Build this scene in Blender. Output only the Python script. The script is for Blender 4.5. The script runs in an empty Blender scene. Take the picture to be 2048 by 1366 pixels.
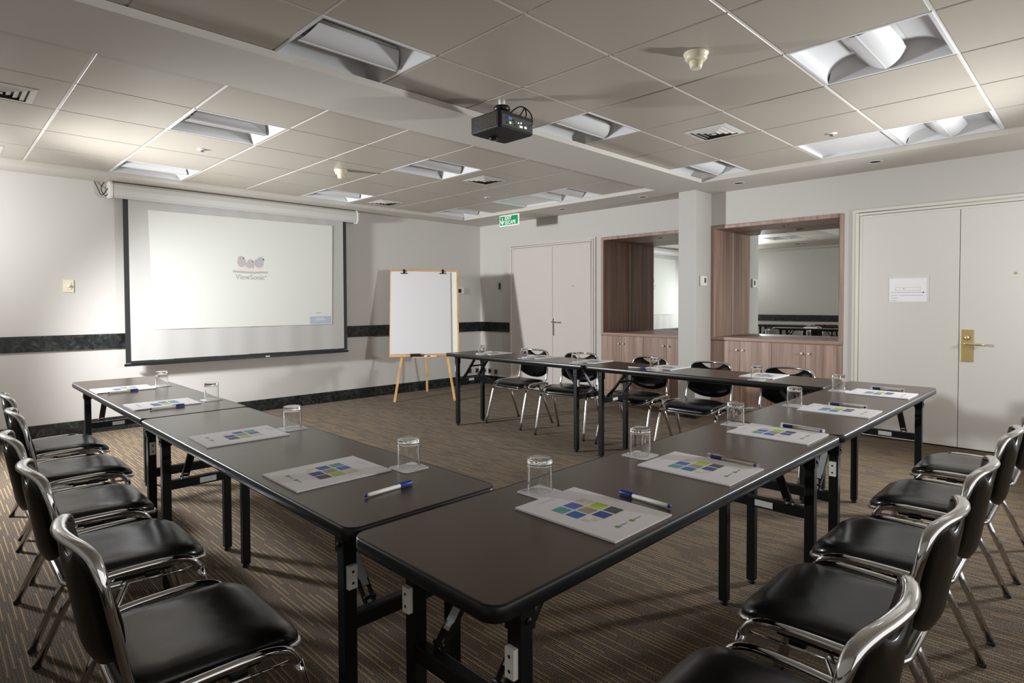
import bpy, bmesh, math, random
from mathutils import Vector, Matrix

S = bpy.context.scene
COL = S.collection
PI = math.pi
V = Vector

# ------------------------------------------------------------------ camera, world, lights, exposure
cd = bpy.data.cameras.new('camera')
cam = bpy.data.objects.new('camera', cd)
COL.objects.link(cam)
F_PX, PY, YAW, PITCH, ROLL = 1182.96, 636.8, 0.7809, -0.0248, -0.0038
cd.sensor_fit = 'HORIZONTAL'
cd.sensor_width = 36.0
cd.lens = F_PX / 2048 * 36.0
cd.shift_y = -(683 - PY) / 2048
cd.clip_start = 0.05
fwd = V((math.sin(YAW) * math.cos(PITCH), math.cos(YAW) * math.cos(PITCH), math.sin(PITCH)))
rgt = V((math.cos(YAW), -math.sin(YAW), 0))
upv = rgt.cross(fwd)
R_ = math.cos(ROLL) * rgt + math.sin(ROLL) * upv
U_ = -math.sin(ROLL) * rgt + math.cos(ROLL) * upv
cam.matrix_world = Matrix(((R_.x, U_.x, -fwd.x, -6.2718), (R_.y, U_.y, -fwd.y, -7.0428), (R_.z, U_.z, -fwd.z, 1.257), (0, 0, 0, 1)))
S.camera = cam

w = bpy.data.worlds.new('world')
S.world = w
w.use_nodes = True
w.node_tree.nodes['Background'].inputs[0].default_value = (0.9, 0.93, 1.0, 1)
w.node_tree.nodes['Background'].inputs[1].default_value = 0.0


def light(name, kind, loc, energy, color=(1, 1, 1), rot=None, **kw):
    ld = bpy.data.lights.new(name, kind)
    ld.energy = energy
    ld.color = color
    for k, v in kw.items():
        setattr(ld, k, v)
    o = bpy.data.objects.new(name, ld)
    COL.objects.link(o)
    o.location = loc
    if rot:
        o.rotation_euler = rot
    return o


# two photographic lamps standing out of frame, and an added soft fill behind the camera
def aim(d):
    return V(d).to_track_quat('-Z', 'Y').to_euler()


FLASH = (0.945, 0.975, 1.0)
light('strobe_left', 'SPOT', (-6.52, -1.0, 1.74), 640, FLASH, aim((1.0, -0.42, -0.42)), shadow_soft_size=0.13, spot_size=math.radians(124), spot_blend=0.6)
light('strobe_left_spill', 'SPOT', (-6.75, -0.88, 1.85), 62, FLASH, aim((1.0, 0.1, 0.22)), shadow_soft_size=0.13, spot_size=math.radians(176), spot_blend=1.0)
light('strobe_left_glow', 'POINT', (-6.5, -0.88, 1.85), 9, FLASH, shadow_soft_size=0.13)
light('strobe_right', 'SPOT', (-0.95, -7.45, 1.45), 270, FLASH, aim((-0.62, 1.0, -0.06)), shadow_soft_size=0.13, spot_size=math.radians(124), spot_blend=0.7)
light('strobe_right_spill', 'POINT', (-0.95, -7.45, 1.45), 21, FLASH, shadow_soft_size=0.13)
light('rear_fill', 'AREA', (-4.4, -8.45, 1.5), 18, (1.0, 0.985, 0.965), (math.radians(90), 0, 0), shape='RECTANGLE', size=4.5, size_y=1.7)  # added fill panel behind the camera, no window stands there
S.view_settings.view_transform = 'Standard'
S.view_settings.look = 'None'
S.view_settings.gamma = 1.0
S.view_settings.use_curve_mapping = False
S.view_settings.exposure = 0.53
try:
    S.cycles.sample_clamp_indirect = 4.0
    S.cycles.max_bounces = 12
    S.cycles.diffuse_bounces = 5
    S.cycles.transmission_bounces = 12
except Exception:
    pass


# ------------------------------------------------------------------ materials
def lin(c):
    return tuple(((v / 255) / 12.92 if v <= 10.31 else ((v / 255 + 0.055) / 1.055) ** 2.4) for v in c) + (1.0,)


def nd(nt, t, **kw):
    n = nt.nodes.new(t)
    for k, v in kw.items():
        setattr(n, k, v)
    return n


def mat(name, rgb, rough=0.5, metal=0.0, spec=0.5, var=0.0, scale=8.0, bump=0.0, bscale=60.0, emit=None, estr=0.0, trans=0.0, ior=1.45, stretch=(1, 1, 1), rvar=0.0):
    m = bpy.data.materials.new(name)
    m.use_nodes = True
    nt = m.node_tree
    b = nt.nodes['Principled BSDF']
    b.inputs['Base Color'].default_value = lin(rgb)
    b.inputs['Roughness'].default_value = rough
    b.inputs['Metallic'].default_value = metal
    b.inputs['Specular IOR Level'].default_value = spec
    b.inputs['IOR'].default_value = ior
    if trans:
        b.inputs['Transmission Weight'].default_value = trans
    if emit:
        b.inputs['Emission Color'].default_value = lin(emit)
        b.inputs['Emission Strength'].default_value = estr
    tc = nd(nt, 'ShaderNodeTexCoord')
    mp = nd(nt, 'ShaderNodeMapping')
    mp.inputs['Scale'].default_value = stretch
    nt.links.new(tc.outputs['Object'], mp.inputs['Vector'])
    if var or rvar:
        n = nd(nt, 'ShaderNodeTexNoise')
        n.inputs['Scale'].default_value = scale
        n.inputs['Detail'].default_value = 5
        nt.links.new(mp.outputs[0], n.inputs['Vector'])
        if var:
            mx = nd(nt, 'ShaderNodeMix', data_type='RGBA')
            c = lin(rgb)
            mx.inputs[6].default_value = tuple(max(0, x * (1 - var)) for x in c[:3]) + (1,)
            mx.inputs[7].default_value = tuple(min(1, x * (1 + var)) for x in c[:3]) + (1,)
            nt.links.new(n.outputs['Fac'], mx.inputs[0])
            nt.links.new(mx.outputs[2], b.inputs['Base Color'])
        if rvar:
            mr = nd(nt, 'ShaderNodeMapRange')
            mr.inputs[3].default_value = max(0, rough - rvar)
            mr.inputs[4].default_value = rough + rvar
            nt.links.new(n.outputs['Fac'], mr.inputs[0])
            nt.links.new(mr.outputs[0], b.inputs['Roughness'])
    if bump:
        n2 = nd(nt, 'ShaderNodeTexNoise')
        n2.inputs['Scale'].default_value = bscale
        n2.inputs['Detail'].default_value = 3
        bp = nd(nt, 'ShaderNodeBump')
        bp.inputs['Strength'].default_value = bump
        bp.inputs['Distance'].default_value = 0.01
        nt.links.new(mp.outputs[0], n2.inputs['Vector'])
        nt.links.new(n2.outputs['Fac'], bp.inputs['Height'])
        nt.links.new(bp.outputs[0], b.inputs['Normal'])
    return m


def ramp(nt, fac, stops):
    r = nd(nt, 'ShaderNodeValToRGB')
    el = r.color_ramp.elements
    el[0].position, el[0].color = stops[0]
    el[1].position, el[1].color = stops[-1]
    for p, c in stops[1:-1]:
        e = el.new(p)
        e.color = c
    nt.links.new(fac, r.inputs[0])
    return r


def wood_mat(name, c1, c2, c3, axis, rough=0.42):
    # grain runs along the given axis (object space)
    m = mat(name, c2, rough)
    nt = m.node_tree
    b = nt.nodes['Principled BSDF']
    tc = nd(nt, 'ShaderNodeTexCoord')
    mp = nd(nt, 'ShaderNodeMapping')
    sc = [9.0, 9.0, 9.0]
    sc[axis] = 0.35
    mp.inputs['Scale'].default_value = sc
    nt.links.new(tc.outputs['Object'], mp.inputs[0])
    n = nd(nt, 'ShaderNodeTexNoise')
    n.inputs['Scale'].default_value = 2.2
    n.inputs['Detail'].default_value = 7
    n.inputs['Distortion'].default_value = 0.4
    nt.links.new(mp.outputs[0], n.inputs['Vector'])
    r = ramp(nt, n.outputs['Fac'], [(0.30, lin(c1)), (0.5, lin(c2)), (0.72, lin(c3))])
    mp2 = nd(nt, 'ShaderNodeMapping')
    s2 = [120.0, 120.0, 120.0]
    s2[axis] = 2.0
    mp2.inputs['Scale'].default_value = s2
    nt.links.new(tc.outputs['Object'], mp2.inputs[0])
    n2 = nd(nt, 'ShaderNodeTexNoise')
    n2.inputs['Scale'].default_value = 1.0
    n2.inputs['Detail'].default_value = 2
    nt.links.new(mp2.outputs[0], n2.inputs['Vector'])
    mx = nd(nt, 'ShaderNodeMix', data_type='RGBA', blend_type='MULTIPLY')
    r2 = ramp(nt, n2.outputs['Fac'], [(0.35, (0.78, 0.78, 0.78, 1)), (0.6, (1, 1, 1, 1))])
    mx.inputs[0].default_value = 1.0
    nt.links.new(r.outputs[0], mx.inputs[6])
    nt.links.new(r2.outputs[0], mx.inputs[7])
    nt.links.new(mx.outputs[2], b.inputs['Base Color'])
    return m


def marble_mat(name):
    m = mat(name, (34, 36, 35), 0.22)
    nt = m.node_tree
    b = nt.nodes['Principled BSDF']
    tc = nd(nt, 'ShaderNodeTexCoord')
    n = nd(nt, 'ShaderNodeTexNoise')
    n.inputs['Scale'].default_value = 14
    n.inputs['Detail'].default_value = 9
    n.inputs['Roughness'].default_value = 0.68
    n.inputs['Distortion'].default_value = 1.4
    nt.links.new(tc.outputs['Object'], n.inputs['Vector'])
    r = ramp(nt, n.outputs['Fac'], [(0.36, lin((20, 21, 21))), (0.52, lin((38, 41, 40))), (0.64, lin((62, 66, 64))), (0.78, lin((120, 118, 108)))])
    # slab joints every 0.6 m along the wall
    nt.links.new(r.outputs[0], b.inputs['Base Color'])
    return m


def carpet_mat():
    m = mat('carpet', (90, 78, 66), 0.95, spec=0.15)
    nt = m.node_tree
    b = nt.nodes['Principled BSDF']
    b.inputs['Sheen Weight'].default_value = 0.06
    b.inputs['Sheen Roughness'].default_value = 0.45
    b.inputs['Sheen Tint'].default_value = (0.9, 0.82, 0.74, 1)
    L = nt.links.new
    tc = nd(nt, 'ShaderNodeTexCoord')
    sx = nd(nt, 'ShaderNodeSeparateXYZ')
    L(tc.outputs['Object'], sx.inputs[0])

    def M(op, a, c=None, d=None):
        n = nd(nt, 'ShaderNodeMath', operation=op)
        for i, v in enumerate((a, c, d)):
            if v is None:
                continue
            if isinstance(v, (int, float)):
                n.inputs[i].default_value = v
            else:
                L(v, n.inputs[i])
        return n.outputs[0]
    X, Y = sx.outputs[0], sx.outputs[1]
    per = 0.0205
    u = M('DIVIDE', X, per)
    cell = M('FLOOR', u)
    fr = M('FRACT', u)
    # ribs of loop pile (two ribs a period)
    rib = M('ABSOLUTE', M('SINE', M('MULTIPLY', u, PI * 2)))
    # stripe gate: narrow line in each cell
    line = M('LESS_THAN', M('ABSOLUTE', M('SUBTRACT', fr, 0.5)), 0.08)
    h = M('FRACT', M('MULTIPLY', M('SINE', M('MULTIPLY', cell, 12.9898)), 43758.5453))
    v = M('ADD', M('MULTIPLY', Y, 2.3), M('MULTIPLY', h, 17.0))
    dash = M('FRACT', v)
    dcell = M('FLOOR', v)
    h2 = M('FRACT', M('MULTIPLY', M('SINE', M('ADD', M('MULTIPLY', cell, 4.123), M('MULTIPLY', dcell, 78.233))), 9631.37))
    gate = M('MULTIPLY', M('LESS_THAN', dash, 0.7), M('GREATER_THAN', h2, 0.22))
    # pile speckle
    n = nd(nt, 'ShaderNodeTexNoise')
    n.inputs['Scale'].default_value = 260
    n.inputs['Detail'].default_value = 2
    L(tc.outputs['Object'], n.inputs['Vector'])
    n2 = nd(nt, 'ShaderNodeTexNoise')
    n2.inputs['Scale'].default_value = 1.7
    L(tc.outputs['Object'], n2.inputs['Vector'])
    base = ramp(nt, n.outputs['Fac'], [(0.34, lin((46, 38, 31))), (0.52, lin((86, 73, 61))), (0.68, lin((138, 122, 106)))])
    ribm = nd(nt, 'ShaderNodeMix', data_type='RGBA', blend_type='MULTIPLY')
    rr = ramp(nt, rib, [(0.0, (0.42, 0.42, 0.42, 1)), (0.6, (1, 1, 1, 1))])
    ribm.inputs[0].default_value = 1.0
    L(base.outputs[0], ribm.inputs[6])
    L(rr.outputs[0], ribm.inputs[7])
    yel = nd(nt, 'ShaderNodeMix', data_type='RGBA')
    L(M('MULTIPLY', M('MULTIPLY', line, gate), 0.64), yel.inputs[0])
    L(ribm.outputs[2], yel.inputs[6])
    yc = ramp(nt, h2, [(0.3, lin((172, 142, 96))), (0.65, lin((188, 156, 96))), (1.0, lin((160, 140, 102)))])
    L(yc.outputs[0], yel.inputs[7])
    L(yel.outputs[2], b.inputs['Base Color'])
    bp = nd(nt, 'ShaderNodeBump')
    bp.inputs['Strength'].default_value = 0.55
    bp.inputs['Distance'].default_value = 0.004
    L(M('ADD', M('MULTIPLY', n.outputs['Fac'], 0.6), M('MULTIPLY', rib, 0.6)), bp.inputs['Height'])
    L(bp.outputs[0], b.inputs['Normal'])
    return m


M_WALL = mat('wall_paint', (200, 196, 191), 0.6, var=0.015, scale=3, bump=0.03, bscale=220, spec=0.3)
M_PILLAR = mat('pillar_paint', (186, 183, 177), 0.5, var=0.01, scale=3, spec=0.35)
M_CEIL = mat('soffit_paint', (202, 197, 188), 0.55, var=0.01, scale=2, spec=0.3)
M_TILE = mat('ceiling_tile_enamel', (174, 166, 154), 0.34, var=0.02, scale=1.5, spec=0.45)
M_TBAR = mat('ceiling_grid_white', (226, 224, 220), 0.4)
M_CARPET = carpet_mat()
M_MARBLE = marble_mat('dark_marble')
M_DOOR = mat('door_cream_paint', (220, 216, 209), 0.42, var=0.01, scale=2, spec=0.4)
M_DOOR1 = mat('door_beige_paint', (208, 200, 194), 0.42, var=0.01, scale=2, spec=0.4)
M_FRAME = mat('door_frame_paint', (222, 218, 208), 0.4)
M_GAP = mat('dark_gap', (38, 34, 30), 0.8)
M_WALNUT = wood_mat('walnut_veneer', (134, 108, 94), (164, 135, 120), (184, 155, 140), 2)
M_WALNUTH = wood_mat('walnut_veneer_horizontal', (134, 108, 94), (164, 135, 120), (184, 155, 140), 1)
M_PINE = wood_mat('pine_wood', (190, 142, 88), (208, 164, 110), (222, 184, 132), 2)
M_PINEH = wood_mat('pine_wood_rail', (176, 128, 76), (200, 152, 98), (214, 172, 120), 0)
M_MIRROR = mat('mirror_silver', (232, 236, 234), 0.01, metal=1.0)
M_TOP = mat('tabletop_laminate', (60, 43, 29), 0.26, var=0.06, scale=40, stretch=(0.4, 6, 1), spec=0.65)
M_BLACK = mat('black_plastic_edge', (20, 19, 20), 0.33)
M_STEEL = mat('black_powder_steel', (11, 11, 11), 0.42, spec=0.35)
M_STRUT = mat('bare_steel_strut', (186, 186, 186), 0.4, metal=0.25)
M_CHROME = mat('polished_chrome', (214, 214, 216), 0.07, metal=1.0)
M_VINYL = mat('black_vinyl', (15, 15, 15), 0.25, bump=0.05, bscale=14, spec=0.6, rvar=0.05, scale=9)
M_BACKV = mat('black_moulded_back', (8, 8, 8), 0.3, spec=0.22)
M_RUBBER = mat('black_rubber', (12, 12, 12), 0.7)
M_WHITEP = mat('white_plastic', (226, 224, 216), 0.45)
M_IVORY = mat('ivory_plastic', (226, 216, 190), 0.4)
M_LABEL = mat('label_plate', (196, 196, 192), 0.35)
M_PAPER = mat('white_paper', (198, 195, 196), 0.75, spec=0.2)
M_PAD = mat('notepad_card', (212, 208, 208), 0.6, spec=0.25)
M_GLASS = mat('clear_glass', (255, 255, 255), 0.0, trans=1.0, ior=1.5)
M_SLEEVE = mat('clear_sleeve', (255, 255, 255), 0.05, trans=1.0, ior=1.12)
M_BLUE = mat('pen_blue', (44, 62, 138), 0.35)
M_SCREEN = mat('screen_fabric', (184, 182, 178), 0.7, spec=0.2)
M_PROJ = mat('projected_light', (198, 198, 192), 0.8, spec=0.1, emit=(232, 238, 228), estr=0.08)
M_LOGOG = mat('projected_grey', (166, 164, 162), 0.8, spec=0.1, emit=(200, 198, 198), estr=0.06)
M_LOGOB = mat('projected_bird_grey', (172, 166, 170), 0.8, spec=0.1, emit=(190, 186, 190), estr=0.05)
M_LOGOO = mat('projected_bird_orange', (208, 198, 188), 0.8, spec=0.1, emit=(216, 196, 176), estr=0.06)
M_LOGOW = mat('projected_button', (168, 176, 190), 0.8, spec=0.1, emit=(176, 184, 198), estr=0.05)
M_GREEN = mat('sign_green', (22, 138, 82), 0.4, emit=(30, 160, 96), estr=0.1)
M_SIGNW = mat('sign_white', (238, 240, 236), 0.4, emit=(240, 255, 240), estr=0.12)
M_LUM = mat('luminaire_white', (216, 216, 217), 0.26, spec=0.5)
M_GRILLE = mat('vent_white', (214, 211, 205), 0.4)
M_DARK = mat('dark_void', (22, 20, 19), 0.8)
M_BRASS = mat('aged_brass', (208, 186, 128), 0.42, metal=0.85, var=0.12, scale=14)
M_BRASSP = mat('pale_brass', (226, 214, 172), 0.3, metal=0.8)
M_NICKEL = mat('satin_nickel', (190, 188, 184), 0.25, metal=1.0)
M_KNOB = mat('pale_knob', (232, 222, 204), 0.35)
M_PROJB = mat('projector_black', (15, 15, 16), 0.5, spec=0.3)
M_PROJG = mat('projector_panel_grey', (48, 48, 50), 0.45)
M_GREYP = mat('lcd_grey', (92, 94, 88), 0.3)
M_SOCK = mat('socket_dark', (44, 42, 42), 0.4)
M_SOCKF = mat('socket_frame', (166, 160, 152), 0.4)
M_INK = mat('print_grey', (120, 120, 124), 0.7)
M_INKG = mat('print_green', (112, 140, 72), 0.7)
M_RED = mat('print_red', (188, 66, 66), 0.7)
M_CABLE = mat('black_cable', (14, 14, 15), 0.5)
PADC = [mat('print_teal', (84, 150, 146), 0.6, var=0.2, scale=120), mat('print_periwinkle', (82, 96, 172), 0.6), mat('print_photo_cream', (196, 186, 170), 0.6, var=0.35, scale=60),
        mat('print_royal', (48, 92, 160), 0.6), mat('print_photo_brown', (150, 138, 112), 0.6, var=0.4, scale=60), mat('print_lime', (158, 190, 46), 0.6),
        mat('print_photo_tan', (206, 186, 168), 0.6, var=0.3, scale=80), mat('print_navy', (48, 66, 136), 0.6), mat('print_photo_dark', (72, 74, 76), 0.6, var=0.7, scale=90)]


# ------------------------------------------------------------------ mesh helpers
class MB:
    def __init__(s):
        s.v, s.f, s.m, s.sm = [], [], [], []

    def add(s, verts, faces, mi=0, smooth=False):
        n = len(s.v)
        s.v += [tuple(p) for p in verts]
        for f in faces:
            s.f.append(tuple(i + n for i in f))
            s.m.append(mi)
            s.sm.append(smooth)
        return s

    def box(s, x0, x1, y0, y1, z0, z1, mi=0, M=None):
        p = [V((x, y, z)) for z in (z0, z1) for y in (y0, y1) for x in (x0, x1)]
        if M is not None:
            p = [M @ q for q in p]
        return s.add(p, [(0, 2, 3, 1), (4, 5, 7, 6), (0, 1, 5, 4), (2, 6, 7, 3), (0, 4, 6, 2), (1, 3, 7, 5)], mi)

    def bar(s, a, b, wx, wz, mi=0, ref=(0, 0, 1)):
        # rectangular bar from a to b
        a, b = V(a), V(b)
        d = (b - a).normalized()
        r = V(ref)
        if abs(d.dot(r)) > 0.95:
            r = V((1, 0, 0))
        side = d.cross(r).normalized()
        upp = side.cross(d).normalized()
        p = []
        for c in (a, b):
            for sx, sz in ((-1, -1), (1, -1), (1, 1), (-1, 1)):
                p.append(c + side * (wx / 2 * sx) + upp * (wz / 2 * sz))
        return s.add(p, [(0, 1, 2, 3), (7, 6, 5, 4), (0, 4, 5, 1), (1, 5, 6, 2), (2, 6, 7, 3), (3, 7, 4, 0)], mi)

    def tube(s, pts, r, n=10, mi=0, closed=False, ry=None, ref=None):
        pts = [V(p) for p in pts]
        N = len(pts)
        rings = []
        prev = None
        for i, p in enumerate(pts):
            if closed:
                d = (pts[(i + 1) % N] - pts[i - 1]).normalized()
            else:
                d = (pts[min(i + 1, N - 1)] - pts[max(i - 1, 0)]).normalized()
            if ref is not None:
                a = V(ref)
                a = (a - d * a.dot(d))
                a = a.normalized() if a.length > 1e-4 else (prev or d.orthogonal().normalized())
            elif prev is None:
                a = d.orthogonal().normalized()
            else:
                a = (prev - d * prev.dot(d)).normalized()
            prev = a
            b = d.cross(a)
            rr = r[i] if isinstance(r, (list, tuple)) else r
            r2 = rr if ry is None else ry
            rings.append([p + a * (rr * math.cos(2 * PI * k / n)) + b * (r2 * math.sin(2 * PI * k / n)) for k in range(n)])
        vs = [q for g in rings for q in g]
        fs = []
        for i in range(N if closed else N - 1):
            j = (i + 1) % N
            for k in range(n):
                fs.append((i * n + k, i * n + (k + 1) % n, j * n + (k + 1) % n, j * n + k))
        if not closed:
            fs.append(tuple(range(n))[::-1])
            fs.append(tuple((N - 1) * n + k for k in range(n)))
        return s.add(vs, fs, mi, True)

    def lathe(s, prof, n=24, mi=0, M=None, closed=False):
        # prof: (r, z) list
        vs, fs = [], []
        for r, z in prof:
            for k in range(n):
                a = 2 * PI * k / n
                q = V((r * math.cos(a), r * math.sin(a), z))
                vs.append(M @ q if M is not None else q)
        P = len(prof)
        for i in range(P if closed else P - 1):
            j = (i + 1) % P
            for k in range(n):
                fs.append((i * n + k, i * n + (k + 1) % n, j * n + (k + 1) % n, j * n + k))
        if not closed:
            fs.append(tuple(range(n))[::-1])
            fs.append(tuple((P - 1) * n + k for k in range(n)))
        return s.add(vs, fs, mi, True)

    def prism(s, poly, z0, z1, mi=0, M=None, mi_side=None):
        n = len(poly)
        p = [V((x, y, z0)) for x, y in poly] + [V((x, y, z1)) for x, y in poly]
        if M is not None:
            p = [M @ q for q in p]
        s.add(p, [tuple(range(n))[::-1], tuple(range(n, 2 * n))], mi)
        return s.add(p, [(i, (i + 1) % n, n + (i + 1) % n, n + i) for i in range(n)], mi if mi_side is None else mi_side)

    def quad(s, pts, mi=0):
        return s.add(pts, [tuple(range(len(pts)))], mi)

    def build(s, name, mats, parent=None, bevel=0.0, loc=None, seg=2, auto=None):
        me = bpy.data.meshes.new(name)
        me.from_pydata(s.v, [], s.f)
        for mm in (mats if isinstance(mats, (list, tuple)) else [mats]):
            me.materials.append(mm)
        me.polygons.foreach_set('material_index', s.m)
        me.polygons.foreach_set('use_smooth', s.sm)
        bm = bmesh.new()
        bm.from_mesh(me)
        bmesh.ops.remove_doubles(bm, verts=bm.verts, dist=1e-5)
        bmesh.ops.recalc_face_normals(bm, faces=bm.faces)
        if bevel:
            eds = [e for e in bm.edges if len(e.link_faces) == 2 and e.calc_face_angle(0) > 0.6]
            bmesh.ops.bevel(bm, geom=eds, offset=bevel, segments=seg, affect='EDGES', profile=0.6, clamp_overlap=True)
        bm.to_mesh(me)
        bm.free()
        me.update()
        o = bpy.data.objects.new(name, me)
        COL.objects.link(o)
        if parent is not None:
            o.parent = parent
        if loc is not None:
            o.location = loc
        return o


def rrect(hx, hy, r, n=6, cx=0, cy=0):
    out = []
    for sx, sy, a0 in ((1, 1, 0), (-1, 1, 90), (-1, -1, 180), (1, -1, 270)):
        for i in range(n + 1):
            a = math.radians(a0 + 90 * i / n)
            out.append((cx + sx * (hx - r) + r * math.cos(a), cy + sy * (hy - r) + r * math.sin(a)))
    return out


def smooth_path(pts, n=6):
    # Catmull-Rom through the given points
    P = [V(p) for p in pts]
    P = [2 * P[0] - P[1]] + P + [2 * P[-1] - P[-2]]
    out = []
    for i in range(1, len(P) - 2):
        for k in range(n):
            t = k / n
            a, b, c, d = P[i - 1], P[i], P[i + 1], P[i + 2]
            out.append(0.5 * ((2 * b) + (c - a) * t + (2 * a - 5 * b + 4 * c - d) * t * t + (3 * b - a - 3 * c + d) * t ** 3))
    out.append(P[-2])
    return out


def text_faces(mb, txt, M, size, mi=0, align='LEFT', sx=1.0, bold=0.0):
    cu = bpy.data.curves.new('lettering', 'FONT')
    cu.body = txt
    cu.size = size
    cu.align_x = align
    cu.offset = bold
    cu.resolution_u = 3
    ob = bpy.data.objects.new('lettering', cu)
    COL.objects.link(ob)
    bpy.context.view_layer.update()
    dg = bpy.context.evaluated_depsgraph_get()
    me = bpy.data.meshes.new_from_object(ob.evaluated_get(dg))
    vs = [M @ V((v.co.x * sx, v.co.y, v.co.z)) for v in me.vertices]
    mb.add(vs, [tuple(p.vertices) for p in me.polygons], mi)
    bpy.data.objects.remove(ob)
    bpy.data.meshes.remove(me)
    bpy.data.curves.remove(cu)


def tag(o, label=None, cat=None, group=None, kind=None):
    if label:
        o['label'] = label
    if cat:
        o['category'] = cat
    if group:
        o['group'] = group
    if kind:
        o['kind'] = kind
    return o


def empty(name, loc=(0, 0, 0), rz=0.0, label=None, cat=None, group=None, kind=None):
    o = bpy.data.objects.new(name, None)
    o.empty_display_size = 0.1
    COL.objects.link(o)
    o.location = loc
    o.rotation_euler = (0, 0, rz)
    return tag(o, label, cat, group, kind)


def dup(o, parent=None):
    c = o.copy()
    COL.objects.link(c)
    if parent is not None:
        c.parent = parent
    for ch in list(o.children):
        dup(ch, c)
    return c


def structure(o, label, cat):
    return tag(o, label, cat, kind='structure')


# ------------------------------------------------------------------ the room
HC, HT = 2.477, 2.517
XL, YB = -7.2, -8.6
TH = 0.747

structure(MB().box(XL - 0.1, 0.7, YB - 0.1, 0.1, -0.06, 0).build('floor', M_CARPET), 'brown ribbed carpet with short ochre dashes over the whole floor', 'floor')
structure(MB().box(XL - 0.1, 0.1, 0, 0.1, 0, 2.62).build('wall_back', M_WALL), 'pale grey wall behind the projection screen and the flip chart', 'wall')
structure(MB().box(XL - 0.1, XL, YB, 0, 0, 2.62).build('wall_left', M_WALL), 'pale grey side wall seen only in the right mirror', 'wall')
structure(MB().box(XL - 0.1, 0.1, YB - 0.1, YB, 0, 2.62).build('wall_front', M_WALL), 'plain wall behind the viewer', 'wall')

# right wall: solid with two niches (mirrors above cabinets)
N1 = (-3.66, -2.376)
N2 = (-5.242, -3.897)
NTOP = 2.112
wr = MB()
for a, b in ((YB, N2[0]), (N2[1], N1[0]), (N1[1], 0.0)):
    wr.box(0, 0.1, a, b, 0, 2.62)
for a, b in (N1, N2):
    wr.box(0, 0.1, a, b, NTOP, 2.62)
structure(wr.build('wall_right', M_WALL), 'pale grey wall with two mirror niches and two double doors', 'wall')

structure(MB().box(-0.36, 0, -3.895, -3.69, 0, HC).build('wall_pillar', M_PILLAR, bevel=0.003, seg=1), 'pale square pillar between the two mirror niches', 'pillar')

# marble dado band and skirting
structure(MB().box(XL + 0.016, 0, -0.016, 0, 0.824, 0.972).build('trim_1', M_MARBLE), 'dark marble dado band on the screen wall', 'dado band')
structure(MB().box(-0.016, 0, -0.66, -0.016, 0.824, 0.972).build('trim_2', M_MARBLE), 'short dark marble dado band beside the beige double door', 'dado band')
structure(MB().box(XL, XL + 0.016, YB, 0, 0.824, 0.972).build('trim_3', M_MARBLE), 'dark marble dado band on the side wall reflected in the mirror', 'dado band')
structure(MB().box(XL + 0.016, 0, -0.016, 0, 0, 0.135).build('baseboard_back', M_MARBLE), 'dark marble skirting along the screen wall', 'skirting')
structure(MB().box(-0.016, 0, -0.66, -0.016, 0, 0.135).build('baseboard_right', M_MARBLE), 'short dark marble skirting below the wall sockets', 'skirting')
structure(MB().box(XL, XL + 0.016, YB, 0, 0, 0.135).build('baseboard_left', M_MARBLE), 'dark marble skirting along the left side wall', 'skirting')
pb = MB().box(-0.372, 0, -3.907, -3.895, 0, 0.135).box(-0.372, -0.36, -3.895, -3.69, 0, 0.135).box(-0.372, -0.016, -3.69, -3.678, 0, 0.135)
structure(pb.build('baseboard_pillar', M_MARBLE), 'dark marble skirting around the foot of the pillar', 'skirting')

# ceiling: perimeter soffit, cross beam, two trays of metal tiles hung from a white grid
GX0, GP = -4.396, 0.625
GYN, GYF = -5.238, -2.885
FIX = [(-1, 1, 'n'), (2, -2, 'n'), (2, 1, 'n'), (5, 1, 'n'), (5, -2, 'n'), (-1, 0, 'f'), (-1, 3, 'f'), (2, 0, 'f'), (2, 3, 'f'), (5, 0, 'f'), (5, 3, 'f')]
PANEL = [(5, -1, 'n'), (5, 1, 'f')]


def cellxy(i, j, t):
    x0 = GX0 + i * GP
    y0 = (GYN if t == 'n' else GYF) + j * GP
    return x0, y0


BN, BF = -4.11, -3.568       # beam edges
XR = -0.646                   # inner edge of right soffit
XLS = GX0 - 4 * GP            # inner edge of left soffit
YF1 = GYF + 4 * GP            # inner edge of far soffit
YN0 = GYN - 4 * GP
cb = MB()
cb.box(XL, 0, YF1, 0, HC, 2.62)
cb.box(XR, 0, YB, YF1, HC, 2.62)
cb.box(XL, XLS, YB, YF1, HC, 2.62)
cb.box(XLS, XR, BN, BF, HC, HT - 0.002)
cb.box(XLS, XR, BN + 0.124, BF - 0.02, HC + 0.01, 2.62)
cb.box(XLS, XR, YB, YN0, HC, 2.62)
cb.box(XLS, XR, YN0, YF1, 2.62, 2.66)
structure(cb.build('ceiling', M_CEIL), 'pale soffit and cross beam framing two recessed ceiling trays', 'ceiling')

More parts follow.
